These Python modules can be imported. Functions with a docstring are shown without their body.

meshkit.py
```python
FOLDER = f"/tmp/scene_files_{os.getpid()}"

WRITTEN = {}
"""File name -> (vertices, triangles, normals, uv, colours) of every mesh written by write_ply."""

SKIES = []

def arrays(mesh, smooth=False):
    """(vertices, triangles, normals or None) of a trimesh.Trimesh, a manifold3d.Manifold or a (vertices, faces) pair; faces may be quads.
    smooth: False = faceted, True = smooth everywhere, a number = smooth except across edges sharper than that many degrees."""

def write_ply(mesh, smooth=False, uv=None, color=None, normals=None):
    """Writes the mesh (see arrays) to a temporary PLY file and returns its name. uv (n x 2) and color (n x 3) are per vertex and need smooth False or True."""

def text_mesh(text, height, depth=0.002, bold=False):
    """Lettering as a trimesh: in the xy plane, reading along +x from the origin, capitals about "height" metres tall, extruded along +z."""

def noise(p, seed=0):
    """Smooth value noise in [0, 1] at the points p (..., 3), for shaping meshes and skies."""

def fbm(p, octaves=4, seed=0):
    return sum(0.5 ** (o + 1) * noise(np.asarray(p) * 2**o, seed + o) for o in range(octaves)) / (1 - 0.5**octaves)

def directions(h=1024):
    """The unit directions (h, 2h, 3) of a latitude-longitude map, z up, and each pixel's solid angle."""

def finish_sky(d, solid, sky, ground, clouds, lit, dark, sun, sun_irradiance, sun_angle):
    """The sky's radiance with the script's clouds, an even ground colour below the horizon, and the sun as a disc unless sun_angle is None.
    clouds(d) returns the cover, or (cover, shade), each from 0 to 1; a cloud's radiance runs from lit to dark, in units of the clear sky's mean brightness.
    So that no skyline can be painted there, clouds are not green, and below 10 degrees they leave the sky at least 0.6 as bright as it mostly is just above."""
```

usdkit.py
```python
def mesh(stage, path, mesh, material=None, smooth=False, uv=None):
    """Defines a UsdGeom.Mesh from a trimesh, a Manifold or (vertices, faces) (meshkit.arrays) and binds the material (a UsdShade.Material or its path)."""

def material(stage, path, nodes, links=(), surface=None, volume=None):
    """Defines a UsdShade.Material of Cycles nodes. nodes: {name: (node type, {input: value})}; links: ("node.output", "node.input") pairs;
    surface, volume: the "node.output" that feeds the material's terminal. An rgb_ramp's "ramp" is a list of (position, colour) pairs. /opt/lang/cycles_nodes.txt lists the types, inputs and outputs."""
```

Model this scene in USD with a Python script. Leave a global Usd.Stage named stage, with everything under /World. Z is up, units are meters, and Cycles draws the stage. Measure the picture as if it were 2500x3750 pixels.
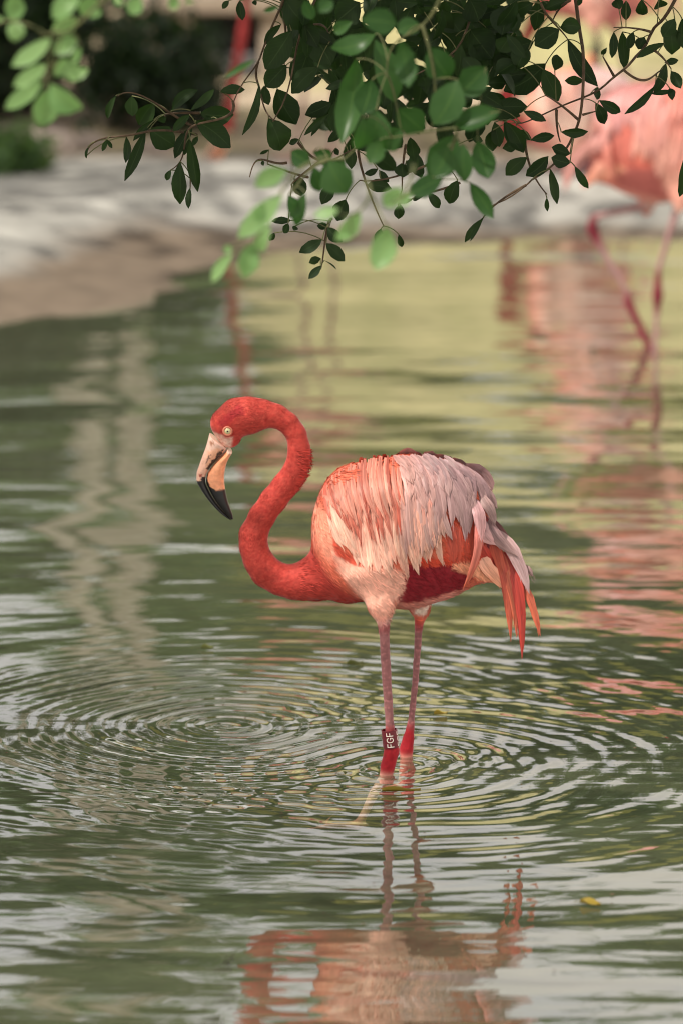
import math, numpy as np, trimesh, usdkit, meshkit
from pxr import Usd, UsdGeom, UsdLux, UsdShade, Gf, Sdf, Vt
from scipy import ndimage
from scipy.spatial import cKDTree

stage = Usd.Stage.CreateInMemory()
UsdGeom.SetStageUpAxis(stage, UsdGeom.Tokens.z)
UsdGeom.SetStageMetersPerUnit(stage, 1.0)
UsdGeom.Xform.Define(stage, '/World')
UsdGeom.Scope.Define(stage, '/World/Looks')

# ---------------------------------------------------------------- camera, sky, sun, exposure
CAM_H, PITCH, F = 2.5, math.radians(11.7), 19930.0      # F: focal length in pixels of the 2500 x 3750 photograph
cam = UsdGeom.Camera.Define(stage, '/World/camera')
cam.AddTranslateOp().Set(Gf.Vec3d(0, 0, CAM_H))
cam.AddRotateXOp().Set(90 - math.degrees(PITCH))
cam.CreateHorizontalApertureAttr(24.0)
cam.CreateFocalLengthAttr(24.0 * F / 2500)
cam.CreateFStopAttr(3.0)
cam.CreateFocusDistanceAttr(10.0)
cam.CreateClippingRangeAttr(Gf.Vec2f(0.1, 2000))
EXPOSURE = 0.5
cam.CreateExposureAttr(EXPOSURE)

SUN_EL, SUN_AZ = math.radians(57), math.radians(-128)      # azimuth = atan2(x, y) of the direction towards the sun
sun_dir = np.array([math.sin(SUN_AZ) * math.cos(SUN_EL), math.cos(SUN_AZ) * math.cos(SUN_EL), math.sin(SUN_EL)])
sky_mat = usdkit.material(stage, '/World/Looks/sky_look', {
    'sky': ('sky_texture', {'sky_type': 'single_scattering', 'sun_disc': False, 'sun_elevation': SUN_EL, 'sun_rotation': SUN_AZ, 'altitude': 50.0, 'aerosol_density': 2.5}),
    'tc': ('texture_coordinate', {}),
    'cl': ('noise_texture', {'scale': 3.0, 'detail': 6.0, 'roughness': 0.55}),
    'rp': ('rgb_ramp', {'ramp': [(0.0, (0.5,) * 3), (0.42, (0.6,) * 3), (0.62, (0.95,) * 3), (1.0, (1.0,) * 3)]}),
    'mx': ('mix', {'color2': (10.5, 9.6, 8.5)}),
    'bg': ('background_shader', {'strength': 0.085})},
    [('tc.generated', 'cl.vector'), ('cl.fac', 'rp.fac'), ('rp.color', 'mx.fac'), ('sky.color', 'mx.color1'), ('mx.color', 'bg.color')], surface='bg.background')
dome = UsdLux.DomeLight.Define(stage, '/World/sky')
UsdShade.MaterialBindingAPI.Apply(dome.GetPrim()).Bind(sky_mat)
sun = UsdLux.DistantLight.Define(stage, '/World/sun')
sun.CreateIntensityAttr(0.9)
sun.CreateAngleAttr(0.6)
sun.CreateNormalizeAttr(True)
sun.CreateColorAttr(Gf.Vec3f(1.0, 0.93, 0.82))
_q = Gf.Rotation(Gf.Vec3d(0, 0, 1), Gf.Vec3d(*map(float, sun_dir)))
sun.AddOrientOp().Set(Gf.Quatf(_q.GetQuat()))
for _p, _l, _c in ((dome.GetPrim(), 'bright hazy daylight sky with thin cream clouds', 'sky'), (sun.GetPrim(), 'warm sun high on the left', 'sun')):
    _p.SetCustomDataByKey('label', _l); _p.SetCustomDataByKey('category', _c); _p.SetCustomDataByKey('kind', 'structure')

# ---------------------------------------------------------------- helpers
RNG = np.random.default_rng(11)
_R, _FW, _UP = np.array([1.0, 0, 0]), np.array([0, math.cos(PITCH), -math.sin(PITCH)]), np.array([0, math.sin(PITCH), math.cos(PITCH)])
def at(sx, sy, Y):
    """World point at depth Y on the line of sight through a photograph pixel."""
    d = _FW + (sx - 1250) / F * _R - (sy - 1875) / F * _UP
    return np.array([0, 0, CAM_H]) + d * (Y / d[1])
def ground(sx, sy, z=0.0):
    d = _FW + (sx - 1250) / F * _R - (sy - 1875) / F * _UP
    return np.array([0, 0, CAM_H]) + d * ((z - CAM_H) / d[2])
def pix(p):
    q = np.atleast_2d(p) - [0, 0, CAM_H]
    dep = q @ _FW
    return np.stack([1250 + F * (q @ _R) / dep, 1875 - F * (q @ _UP) / dep], 1)

_used = {}
def path_for(name, parent=None):
    base = (parent.GetPath().pathString if parent is not None else '/World') + '/' + name
    n = _used.get(base, 0); _used[base] = n + 1
    return base if n == 0 else f'{base}_{n:03d}'
def tag(prim, label=None, cat=None, group=None, kind=None):
    p = prim.GetPrim() if hasattr(prim, 'GetPrim') else prim
    for k, v in (('label', label), ('category', cat), ('group', group), ('kind', kind)):
        if v: p.SetCustomDataByKey(k, v)
    return p
def thing(name, label, cat, loc=(0, 0, 0), rotz=0.0, group=None, scale=None):
    x = UsdGeom.Xform.Define(stage, path_for(name))
    x.AddTranslateOp().Set(Gf.Vec3d(*map(float, loc)))
    if rotz: x.AddRotateZOp().Set(math.degrees(rotz))
    if scale: x.AddScaleOp().Set(Gf.Vec3f(*([scale] * 3 if np.ndim(scale) == 0 else scale)))
    return tag(x, label, cat, group)
def part(name, parent, label=None, kind=None):
    return tag(UsdGeom.Xform.Define(stage, path_for(name, parent)), label, None, None, kind)
def obj(name, mesh, mat, parent=None, smooth=True, col=None, uv=None, label=None, cat=None, group=None, kind=None):
    m = usdkit.mesh(stage, path_for(name, parent), mesh, mat, smooth=smooth, uv=uv)
    if col is not None:
        UsdGeom.PrimvarsAPI(m).CreatePrimvar('Cd', Sdf.ValueTypeNames.Color3fArray, 'vertex').Set(Vt.Vec3fArray.FromNumpy(np.asarray(col, np.float32)))
    return tag(m, label, cat, group, kind)

def tube(pts, rad, n=8, caps=True):
    pts = np.asarray(pts, float); rad = np.broadcast_to(rad, len(pts)).astype(float)
    t = np.gradient(pts, axis=0); t /= np.linalg.norm(t, axis=1, keepdims=True) + 1e-12
    ref = np.array([0, 0, 1.0]) if abs(t[0, 2]) < 0.9 else np.array([0, 1.0, 0])
    v, f = [], []
    for i in range(len(pts)):
        a = np.cross(t[i], ref); a /= np.linalg.norm(a) + 1e-12
        b = np.cross(a, t[i]); ref = b
        for k in range(n):
            th = 2 * math.pi * k / n
            v.append(pts[i] + rad[i] * (math.cos(th) * a + math.sin(th) * b))
    for i in range(len(pts) - 1):
        for k in range(n):
            p, q = i * n + k, i * n + (k + 1) % n
            f += [(p, q, q + n), (p, q + n, p + n)]
    if caps:
        v += [pts[0], pts[-1]]; c0, c1 = len(v) - 2, len(v) - 1
        for k in range(n):
            f.append((c0, (k + 1) % n, k)); f.append((c1, (len(pts) - 1) * n + k, (len(pts) - 1) * n + (k + 1) % n))
    f = np.array(f)[:, ::-1]
    return np.array(v), f
def merge(ms):
    v, f, n = [], [], 0
    for a, b in ms:
        v.append(a); f.append(np.asarray(b) + n); n += len(a)
    return np.vstack(v), np.vstack(f)
def smooth_path(pts, n=24):
    pts = np.asarray(pts, float)
    if len(pts) < 3: return np.linspace(pts[0], pts[-1], max(3, n // 4))
    from scipy.interpolate import CubicSpline
    s = np.r_[0, np.cumsum(np.linalg.norm(np.diff(pts[:, :3], axis=0), axis=1))]
    return CubicSpline(s, pts)(np.linspace(0, s[-1], n))

# ---------------------------------------------------------------- materials
L = '/World/Looks/'
def M(name, nodes, links, surface): return usdkit.material(stage, L + name, nodes, links, surface=surface)
def cd_mat(name, rough=0.6, nscale=60.0, amount=0.25, bump=0.0006, spec=0.3, sheen=0.0, stretch=(1, 1, 1)):
    """Colour from the mesh's own colouring, broken up by fine noise."""
    return M(name, {
        'a': ('attribute', {'attribute': 'Cd'}), 'tc': ('texture_coordinate', {}), 'mp': ('mapping', {'scale': stretch}),
        'n': ('noise_texture', {'scale': nscale, 'detail': 4.0, 'roughness': 0.6}),
        'r': ('rgb_ramp', {'ramp': [(0.25, (1 - amount,) * 3), (0.75, (1 + amount,) * 3)]}),
        'm': ('mix', {'mix_type': 'multiply', 'fac': 1.0}), 'b': ('bump', {'distance': bump, 'strength': 1.0}),
        'p': ('principled_bsdf', {'roughness': rough, 'specular_ior_level': spec, 'sheen_weight': sheen, 'sheen_roughness': 0.4})},
        [('tc.object', 'mp.vector'), ('mp.vector', 'n.vector'), ('n.fac', 'r.fac'), ('a.color', 'm.color1'), ('r.color', 'm.color2'), ('m.color', 'p.base_color'),
         ('n.fac', 'b.height'), ('b.normal', 'p.normal')], 'p.BSDF')
def noisy(name, c1, c2, scale=8.0, rough=0.8, bump=0.003, detail=5.0, spec=0.3):
    return M(name, {
        'tc': ('texture_coordinate', {}), 'n': ('noise_texture', {'scale': scale, 'detail': detail, 'roughness': 0.65}),
        'r': ('rgb_ramp', {'ramp': [(0.3, c1), (0.7, c2)]}), 'b': ('bump', {'distance': bump, 'strength': 1.0}),
        'p': ('principled_bsdf', {'roughness': rough, 'specular_ior_level': spec})},
        [('tc.object', 'n.vector'), ('n.fac', 'r.fac'), ('r.color', 'p.base_color'), ('n.fac', 'b.height'), ('b.normal', 'p.normal')], 'p.BSDF')
def leaf_mat(name, dark, light, trans, rough=0.42, tw=0.35, vein=(0.12, 0.2, 0.05)):
    """Leaf: midrib and side veins from the leaf's own st coordinates, light passing through the blade."""
    return M(name, {
        'uv': ('attribute', {'attribute': 'st'}), 's': ('separate_xyz', {}),
        'c': ('math', {'math_type': 'subtract', 'value2': 0.5}), 'ab': ('math', {'math_type': 'absolute'}),
        'ln': ('math', {'math_type': 'less_than', 'value2': 0.022}),
        'sv1': ('math', {'math_type': 'multiply_add', 'value2': -0.55}), 'sv2': ('math', {'math_type': 'multiply', 'value2': 62.0}), 'sv3': ('math', {'math_type': 'sine'}),
        'sv4': ('math', {'math_type': 'greater_than', 'value2': 0.93}), 'sv5': ('math', {'math_type': 'multiply', 'value2': 0.3}), 'mxv': ('math', {'math_type': 'maximum'}),
        'oi': ('object_info', {}), 'tc': ('texture_coordinate', {}), 'n': ('noise_texture', {'scale': 40.0, 'detail': 3.0}),
        'av': ('math', {'math_type': 'multiply_add', 'value2': 0.55}), 'half': ('math', {'math_type': 'multiply', 'value2': 0.5}),
        'r': ('rgb_ramp', {'ramp': [(0.2, dark), (0.85, light)]}), 'mv': ('mix', {'color2': vein}),
        'p': ('principled_bsdf', {'roughness': rough, 'specular_ior_level': 0.22}),
        't': ('translucent_bsdf', {'color': trans}), 'mc': ('mix_closure', {'fac': tw})},
        [('uv.vector', 's.vector'), ('s.x', 'c.value1'), ('c.value', 'ab.value1'), ('ab.value', 'ln.value1'),
         ('ab.value', 'sv1.value1'), ('s.y', 'sv1.value3'), ('sv1.value', 'sv2.value1'), ('sv2.value', 'sv3.value1'), ('sv3.value', 'sv4.value1'), ('sv4.value', 'sv5.value1'),
         ('ln.value', 'mxv.value1'), ('sv5.value', 'mxv.value2'),
         ('tc.object', 'n.vector'), ('n.fac', 'av.value1'), ('oi.random', 'half.value1'), ('half.value', 'av.value3'), ('av.value', 'r.fac'),
         ('r.color', 'mv.color1'), ('mxv.value', 'mv.fac'), ('mv.color', 'p.base_color'), ('p.BSDF', 'mc.closure1'), ('t.BSDF', 'mc.closure2')], 'mc.closure')
def crown_mat(name, dark, light, trans, tw=0.35):
    return M(name, {
        'g': ('geometry', {}), 'r': ('rgb_ramp', {'ramp': [(0.0, dark), (1.0, light)]}),
        'p': ('principled_bsdf', {'roughness': 0.5, 'specular_ior_level': 0.35}),
        't': ('translucent_bsdf', {'color': trans}), 'mc': ('mix_closure', {'fac': tw})},
        [('g.random_per_island', 'r.fac'), ('r.color', 'p.base_color'), ('p.BSDF', 'mc.closure1'), ('t.BSDF', 'mc.closure2')], 'mc.closure')

m_plumage = cd_mat('plumage_look', 0.7, 90.0, 0.28, 0.0012, 0.25, 0.15)
m_feather = M('feather_look', {
    'a': ('attribute', {'attribute': 'Cd'}), 'uv': ('attribute', {'attribute': 'st'}), 'mp': ('mapping', {'scale': (9.0, 1.3, 1.0)}),
    'n': ('noise_texture', {'scale': 1.0, 'detail': 3.0, 'roughness': 0.7, 'dimensions': '2D'}),
    'r': ('rgb_ramp', {'ramp': [(0.25, (0.66, 0.6, 0.6)), (0.5, (1.0,) * 3), (0.75, (1.22, 1.27, 1.27))]}),
    'm': ('mix', {'mix_type': 'multiply', 'fac': 1.0}), 'b': ('bump', {'distance': 0.0006, 'strength': 1.0}),
    'p': ('principled_bsdf', {'roughness': 0.45, 'specular_ior_level': 0.4})},
    [('uv.vector', 'mp.vector'), ('mp.vector', 'n.vector'), ('n.fac', 'r.fac'), ('a.color', 'm.color1'), ('r.color', 'm.color2'), ('m.color', 'p.base_color'), ('n.fac', 'b.height'), ('b.normal', 'p.normal')], 'p.BSDF')
m_fluff = cd_mat('fluff_look', 0.75, 50.0, 0.1, 0.0, 0.2, 0.1)
m_bill = cd_mat('bill_look', 0.28, 120.0, 0.22, 0.0003, 0.5)
m_ground = cd_mat('ground_look', 0.9, 7.0, 0.32, 0.012, 0.2)
m_leaf_shaded = leaf_mat('shaded_leaf_look', (0.006, 0.017, 0.004), (0.02, 0.042, 0.010), (0.03, 0.08, 0.01), 0.5, 0.2, (0.03, 0.055, 0.016))  # canopy shade is put into this near-black leaf colour
m_leaf_sunlit = leaf_mat('sunlit_leaf_look', (0.12, 0.24, 0.085), (0.27, 0.42, 0.18), (0.3, 0.55, 0.16), 0.38, 0.4, (0.2, 0.3, 0.1))  # same kind of leaf, with sunlight put into the bright colour
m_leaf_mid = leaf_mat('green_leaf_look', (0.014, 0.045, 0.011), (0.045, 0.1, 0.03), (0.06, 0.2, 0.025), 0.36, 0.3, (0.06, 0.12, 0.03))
m_twig = noisy('twig_look', (0.05, 0.032, 0.02), (0.13, 0.085, 0.05), 60, 0.8, 0.001)
m_twig_green = noisy('green_twig_look', (0.06, 0.075, 0.03), (0.15, 0.15, 0.06), 60, 0.7, 0.0005)
m_bark = noisy('bark_look', (0.09, 0.065, 0.045), (0.26, 0.21, 0.16), 9, 0.9, 0.02)
m_bark_pale = noisy('pale_bark_look', (0.62, 0.55, 0.46), (0.82, 0.75, 0.65), 6, 0.85, 0.01)
m_rock = noisy('rock_look', (0.13, 0.1, 0.085), (0.36, 0.3, 0.26), 5, 0.9, 0.02)
m_stone = noisy('stone_look', (0.3, 0.24, 0.18), (0.5, 0.42, 0.34), 6, 0.9, 0.01)
m_hollow = noisy('hollow_look', (0.05, 0.05, 0.055), (0.14, 0.135, 0.14), 8, 0.9, 0.006)  # dark tone carries the shade of the hollow under the bench seat
m_crown_a = crown_mat('crown_green_look', (0.04, 0.085, 0.028), (0.14, 0.2, 0.07), (0.2, 0.33, 0.08), .4)
m_crown_b = crown_mat('crown_yellow_look', (0.22, 0.24, 0.06), (0.45, 0.42, 0.14), (0.55, 0.55, 0.14), .45)
m_crown_c = crown_mat('crown_dark_look', (0.012, 0.026, 0.01), (0.035, 0.06, 0.02), (0.03, 0.07, 0.01), 0.2)
m_crown_d = crown_mat('crown_fresh_look', (0.09, 0.17, 0.06), (0.24, 0.34, 0.14), (0.3, 0.46, 0.14), .42)
# ---------------------------------------------------------------- ground with the pond basin
POND = np.array([(-.95, 14.45), (-.57, 14.95), (-.49, 15.2), (-.29, 15.66), (0, 15.92), (.65, 16.08), (2, 16.2), (3.6, 15.6), (4.2, 13), (4.2, 9), (4.0, 5), (3, 3.2), (0, 2.6),
                 (-2.6, 3.2), (-3.2, 6), (-3.3, 9), (-3.0, 12), (-2.0, 13.6), (-1.4, 14.1)])
def poly_sd(p, poly):
    """Signed distance to a polygon, negative inside."""
    p = np.asarray(p, float); d = np.full(len(p), 1e9); ins = np.zeros(len(p), bool)
    for a, b in zip(poly, np.roll(poly, -1, 0)):
        e = b - a; w = p - a
        t = np.clip((w @ e) / (e @ e), 0, 1)
        d = np.minimum(d, np.linalg.norm(w - t[:, None] * e, axis=1))
        c = ((a[1] <= p[:, 1]) != (b[1] <= p[:, 1]))
        with np.errstate(divide='ignore', invalid='ignore'):
            ins ^= c & (p[:, 0] < e[0] * (p[:, 1] - a[1]) / e[1] + a[0])
    return np.where(ins, -d, d)
def sm(x, a, b):
    t = np.clip((x - a) / (b - a), 0, 1); return t * t * (3 - 2 * t)
def ground_z(xy):
    sd = poly_sd(xy, POND)
    p3 = np.c_[xy, np.zeros(len(xy))]
    wob = (meshkit.fbm(p3 * 2.2, 3, 5) - 0.5) * 0.22
    s = sd + wob * np.exp(-np.abs(sd))
    z = np.where(s > 0, 0.11 * sm(s, 0, 0.95) + 0.012 * s.clip(0, 0.3), -0.14 * sm(-s, 0, 0.8))
    slope = sm(xy[:, 1], 18.9, 24.2) * sm(xy[:, 0] + .25 * (meshkit.fbm(p3 * .5, 2, 77) - .5), -1.0, .1)
    z = z + 2.1 * slope * (1 + .12 * (meshkit.fbm(p3 * .9, 3, 78) - .5))
    z = z + (meshkit.fbm(p3 * 5, 3, 9) - 0.5) * 0.02 * sm(s, -0.3, 0.6) + 0.25 * sm(xy[:, 1], 20, 40) + (meshkit.fbm(p3 * .05, 3, 2) - .5) * 1.5 * sm(np.hypot(xy[:, 0], xy[:, 1] - 10), 35, 120)
    return z, s
gx = np.unique(np.r_[np.linspace(-150, -12, 12), np.linspace(-12, -2.2, 30), np.arange(-2.2, 2.21, 0.045), np.linspace(2.2, 12, 30), np.linspace(12, 150, 12)])
gy = np.unique(np.r_[np.linspace(-100, 0, 12), np.linspace(0, 13.5, 50), np.arange(13.5, 19.5, 0.045), np.linspace(19.5, 30, 30), np.linspace(30, 260, 20)])
X, Y = np.meshgrid(gx, gy)
gxy = np.c_[X.ravel(), Y.ravel()]
gz, gs = ground_z(gxy)
nx = len(gx); ii = (np.arange(len(gy) - 1)[:, None] * nx + np.arange(nx - 1)).ravel()
gf = np.c_[ii, ii + 1, ii + nx + 1, ii + nx]
p3 = np.c_[gxy, gz * 0]
n1 = meshkit.fbm(p3 * 1.6, 4, 21); n2 = meshkit.fbm(p3 * 6, 3, 31); n3 = meshkit.fbm(p3 * 0.7, 3, 41)
mud, wet, sand = np.array([.085, .09, .058]), np.array([.135, .105, .078]), np.array([.315, .31, .285])
olive, tan_, grass = np.array([.17, .145, .085]), np.array([.36, .29, .215]), np.array([.22, .22, .085])
wide = 0.16 + 0.36 * sm(-gxy[:, 0], 0.15, 0.6) + (n1 - .5) * 0.5 + (n2 - .5) * .2
c = mud + (wet - mud) * sm(gs, -0.05, 0.03)[:, None]
c = c + (sand * (0.88 + 0.5 * (n2 - .5) + .35 * (n1 - .5))[:, None] - c) * sm(gs, wide * 0.7, wide * 0.7 + 0.24)[:, None]
back = sm(gxy[:, 1] + (n1 - .5) * 0.5, 16.95, 17.2) * (gxy[:, 1] > 14)
bk = olive + (tan_ - olive) * sm(n1, .42, .6)[:, None]
lawn = np.array([.285, .265, .13]) * (.75 + .5 * n1)[:, None] + np.array([.2, .15, .11]) * (n2 - .4)[:, None]
bk = bk + (lawn - bk) * (sm(gxy[:, 1] + (n1 - .5) * 1.2, 18.6, 19.6) * sm(gxy[:, 0] + (n1 - .5) * .6, -0.7, -.1))[:, None]
bk = bk + (tan_ - bk) * sm(gxy[:, 1], 24, 32)[:, None] * 0.6
c = c + (bk - c) * np.maximum(back, (gs > 2.5) * 1.0)[:, None]
obj('ground', (np.c_[gxy, gz], gf), m_ground, col=c, label='pale sandy pond shore with brown wet edge and a grassy slope behind', cat='ground', kind='structure')

# ---------------------------------------------------------------- water
C1, C2, C3 = ground(845, 2660), ground(1432, 2815), ground(1500, 2790)
def ring(nodes, links, name, centre, waves, phase_src):
    nodes[name + 'd'] = ('vector_math', {'math_type': 'distance', 'vector2': tuple(centre)})
    links.append(('warp.vector', name + 'd.vector1'))
    outs = []
    for i, (lam, slope, D) in enumerate(waves):
        k = 2 * math.pi / lam; p = f'{name}{i}'
        nodes[p + 'k'] = ('math', {'math_type': 'multiply', 'value2': k}); links.append((name + 'd.value', p + 'k.value1'))
        nodes[p + 's'] = ('math', {'math_type': 'sine'}); links.append((p + 'k.value', p + 's.value1'))
        nodes[p + 'e'] = ('math', {'math_type': 'multiply', 'value2': -1.0 / D}); links.append((name + 'd.value', p + 'e.value1'))
        nodes[p + 'x'] = ('math', {'math_type': 'exponent'}); links.append((p + 'e.value', p + 'x.value1'))
        nodes[p + 'm'] = ('math', {'math_type': 'multiply'}); links += [(p + 's.value', p + 'm.value1'), (p + 'x.value', p + 'm.value2')]
        nodes[p + 'a'] = ('math', {'math_type': 'multiply', 'value2': slope / k}); links.append((p + 'm.value', p + 'a.value1'))
        outs.append(p + 'a.value')
    return outs
wn = {'g': ('geometry', {}),
      'wn': ('noise_texture', {'scale': 2.6, 'detail': 1.2}), 'wsub': ('vector_math', {'math_type': 'subtract', 'vector2': (.5, .5, .5)}),
      'wsc': ('vector_math', {'math_type': 'scale', 'scale': 0.085}), 'warp': ('vector_math', {'math_type': 'add'})}
wl = [('g.position', 'wn.vector'), ('wn.color', 'wsub.vector1'), ('wsub.vector', 'wsc.vector1'), ('wsc.vector', 'warp.vector1'), ('g.position', 'warp.vector2')]
outs = ring(wn, wl, 'ra', C1, [(0.030, 0.14, 0.16), (0.05, 0.20, 0.36), (0.125, 0.04, 0.8)], 0)
outs += ring(wn, wl, 'rb', C2, [(0.020, 0.14, 0.07), (0.045, 0.14, 0.32), (0.10, 0.03, 0.8)], 0)
outs += ring(wn, wl, 'rc', C3, [(0.03, 0.08, 0.16), (0.075, 0.06, 0.5)], 0)
for nm, sc, slope, stretch, det in (('na', 2.0, 0.03, (0.6, 1, 1), 1.0), ('nb', 7.0, 0.016, (0.4, 1.2, 1), 1.0), ('nc', 26.0, 0.008, (0.35, 1.3, 1), 1.0)):
    wn[nm + 'p'] = ('mapping', {'scale': stretch}); wn[nm] = ('noise_texture', {'scale': sc, 'detail': det, 'roughness': 0.45})
    wn[nm + 'm'] = ('math', {'math_type': 'multiply', 'value2': slope / sc * 1.6})
    wl += [('g.position', nm + 'p.vector'), (nm + 'p.vector', nm + '.vector'), (nm + '.fac', nm + 'm.value1')]
    outs.append(nm + 'm.value')
wn['brk'] = ('noise_texture', {'scale': 5.5, 'detail': 2.0}); wl.append(('g.position', 'brk.vector'))
wn['brm'] = ('map_range', {'from_min': 0.35, 'from_max': 0.65, 'to_min': 0.45, 'to_max': 1.45}); wl.append(('brk.fac', 'brm.value'))
nr = 8
acc = outs[0]
for i, o in enumerate(outs[1:nr]):
    wn[f'rs{i}'] = ('math', {'math_type': 'add'}); wl += [(acc, f'rs{i}.value1'), (o, f'rs{i}.value2')]; acc = f'rs{i}.value'
wn['rsm'] = ('math', {'math_type': 'multiply'}); wl += [(acc, 'rsm.value1'), ('brm.result', 'rsm.value2')]
outs = ['rsm.value'] + outs[nr:]
acc = outs[0]
for i, o in enumerate(outs[1:]):
    wn[f'sum{i}'] = ('math', {'math_type': 'add'}); wl += [(acc, f'sum{i}.value1'), (o, f'sum{i}.value2')]; acc = f'sum{i}.value'
wn.update({
    'bp': ('bump', {'distance': 1.0, 'strength': 1.0}),
    'dt': ('vector_math', {'math_type': 'dot_product'}), 'ab': ('math', {'math_type': 'absolute'}),
    'om': ('math', {'math_type': 'subtract', 'value1': 1.0, 'use_clamp': True}), 'pw': ('math', {'math_type': 'power', 'value2': 2.7}),
    'fr': ('math', {'math_type': 'multiply_add', 'value2': 0.97, 'value3': 0.03, 'use_clamp': True}),
    'gl': ('glossy_bsdf', {'color': (1, 1, 1), 'roughness': 0.02}),
    'mk': ('noise_texture', {'scale': 1.3, 'detail': 3.0}), 'mr': ('rgb_ramp', {'ramp': [(0.3, (0.06, 0.076, 0.045)), (0.7, (0.1, 0.105, 0.07))]}),
    'df': ('diffuse_bsdf', {}), 'tr': ('transparent_bsdf', {'color': (0.92, 0.93, 0.86)}),
    'body': ('mix_closure', {'fac': 0.26}), 'all': ('mix_closure', {})})
wl += [(acc, 'bp.height'), ('bp.normal', 'dt.vector1'), ('g.incoming', 'dt.vector2'), ('dt.value', 'ab.value1'), ('ab.value', 'om.value2'), ('om.value', 'pw.value1'), ('pw.value', 'fr.value1'),
       ('bp.normal', 'gl.normal'), ('g.position', 'mk.vector'), ('mk.fac', 'mr.fac'), ('mr.color', 'df.color'),
       ('tr.BSDF', 'body.closure1'), ('df.BSDF', 'body.closure2'), ('fr.value', 'all.fac'), ('body.closure', 'all.closure1'), ('gl.BSDF', 'all.closure2')]
m_water = M('water_look', wn, wl, 'all.closure')
wx, wy = np.linspace(-4, 5, 60), np.linspace(2, 17, 80)
X, Y = np.meshgrid(wx, wy); nx = len(wx); ii = (np.arange(len(wy) - 1)[:, None] * nx + np.arange(nx - 1)).ravel()
obj('pond_water', (np.c_[X.ravel(), Y.ravel(), np.zeros(X.size)], np.c_[ii, ii + 1, ii + nx + 1, ii + nx]), m_water,
    label='murky green pond water with rings of ripples around the flamingo', cat='pond', kind='structure')

# ---------------------------------------------------------------- trees and shrubs round the pond
def leaf_cards(centres, spread, n, size, rng, drop=0.0):
    """n small diamond leaves scattered round the clump centres."""
    c = centres[rng.integers(0, len(centres), n)]
    p = c + rng.normal(0, 1, (n, 3)) * spread
    a = rng.normal(0, 1, (n, 3)); a[:, 2] -= drop; a /= np.linalg.norm(a, axis=1, keepdims=True)
    b = np.cross(a, rng.normal(0, 1, (n, 3))); b /= np.linalg.norm(b, axis=1, keepdims=True)
    s = size * rng.uniform(0.6, 1.3, (n, 1))
    v = np.stack([p - a * s, p + b * s * 0.42, p + a * s, p - b * s * 0.42], 1).reshape(-1, 3)
    i = np.arange(n)[:, None] * 4
    return v, np.vstack([np.hstack([i, i + 1, i + 2]), np.hstack([i, i + 2, i + 3])])
def ell_points(cs, n, rng):
    out = []
    for (cx, cy, cz, rx, ry, rz) in cs:
        d = rng.normal(0, 1, (n, 3)); d /= np.linalg.norm(d, axis=1, keepdims=True)
        r = rng.uniform(0.35, 1.0, (n, 1)) ** 0.6
        out.append(np.array([cx, cy, cz]) + d * r * [rx, ry, rz])
    return np.vstack(out)
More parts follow.
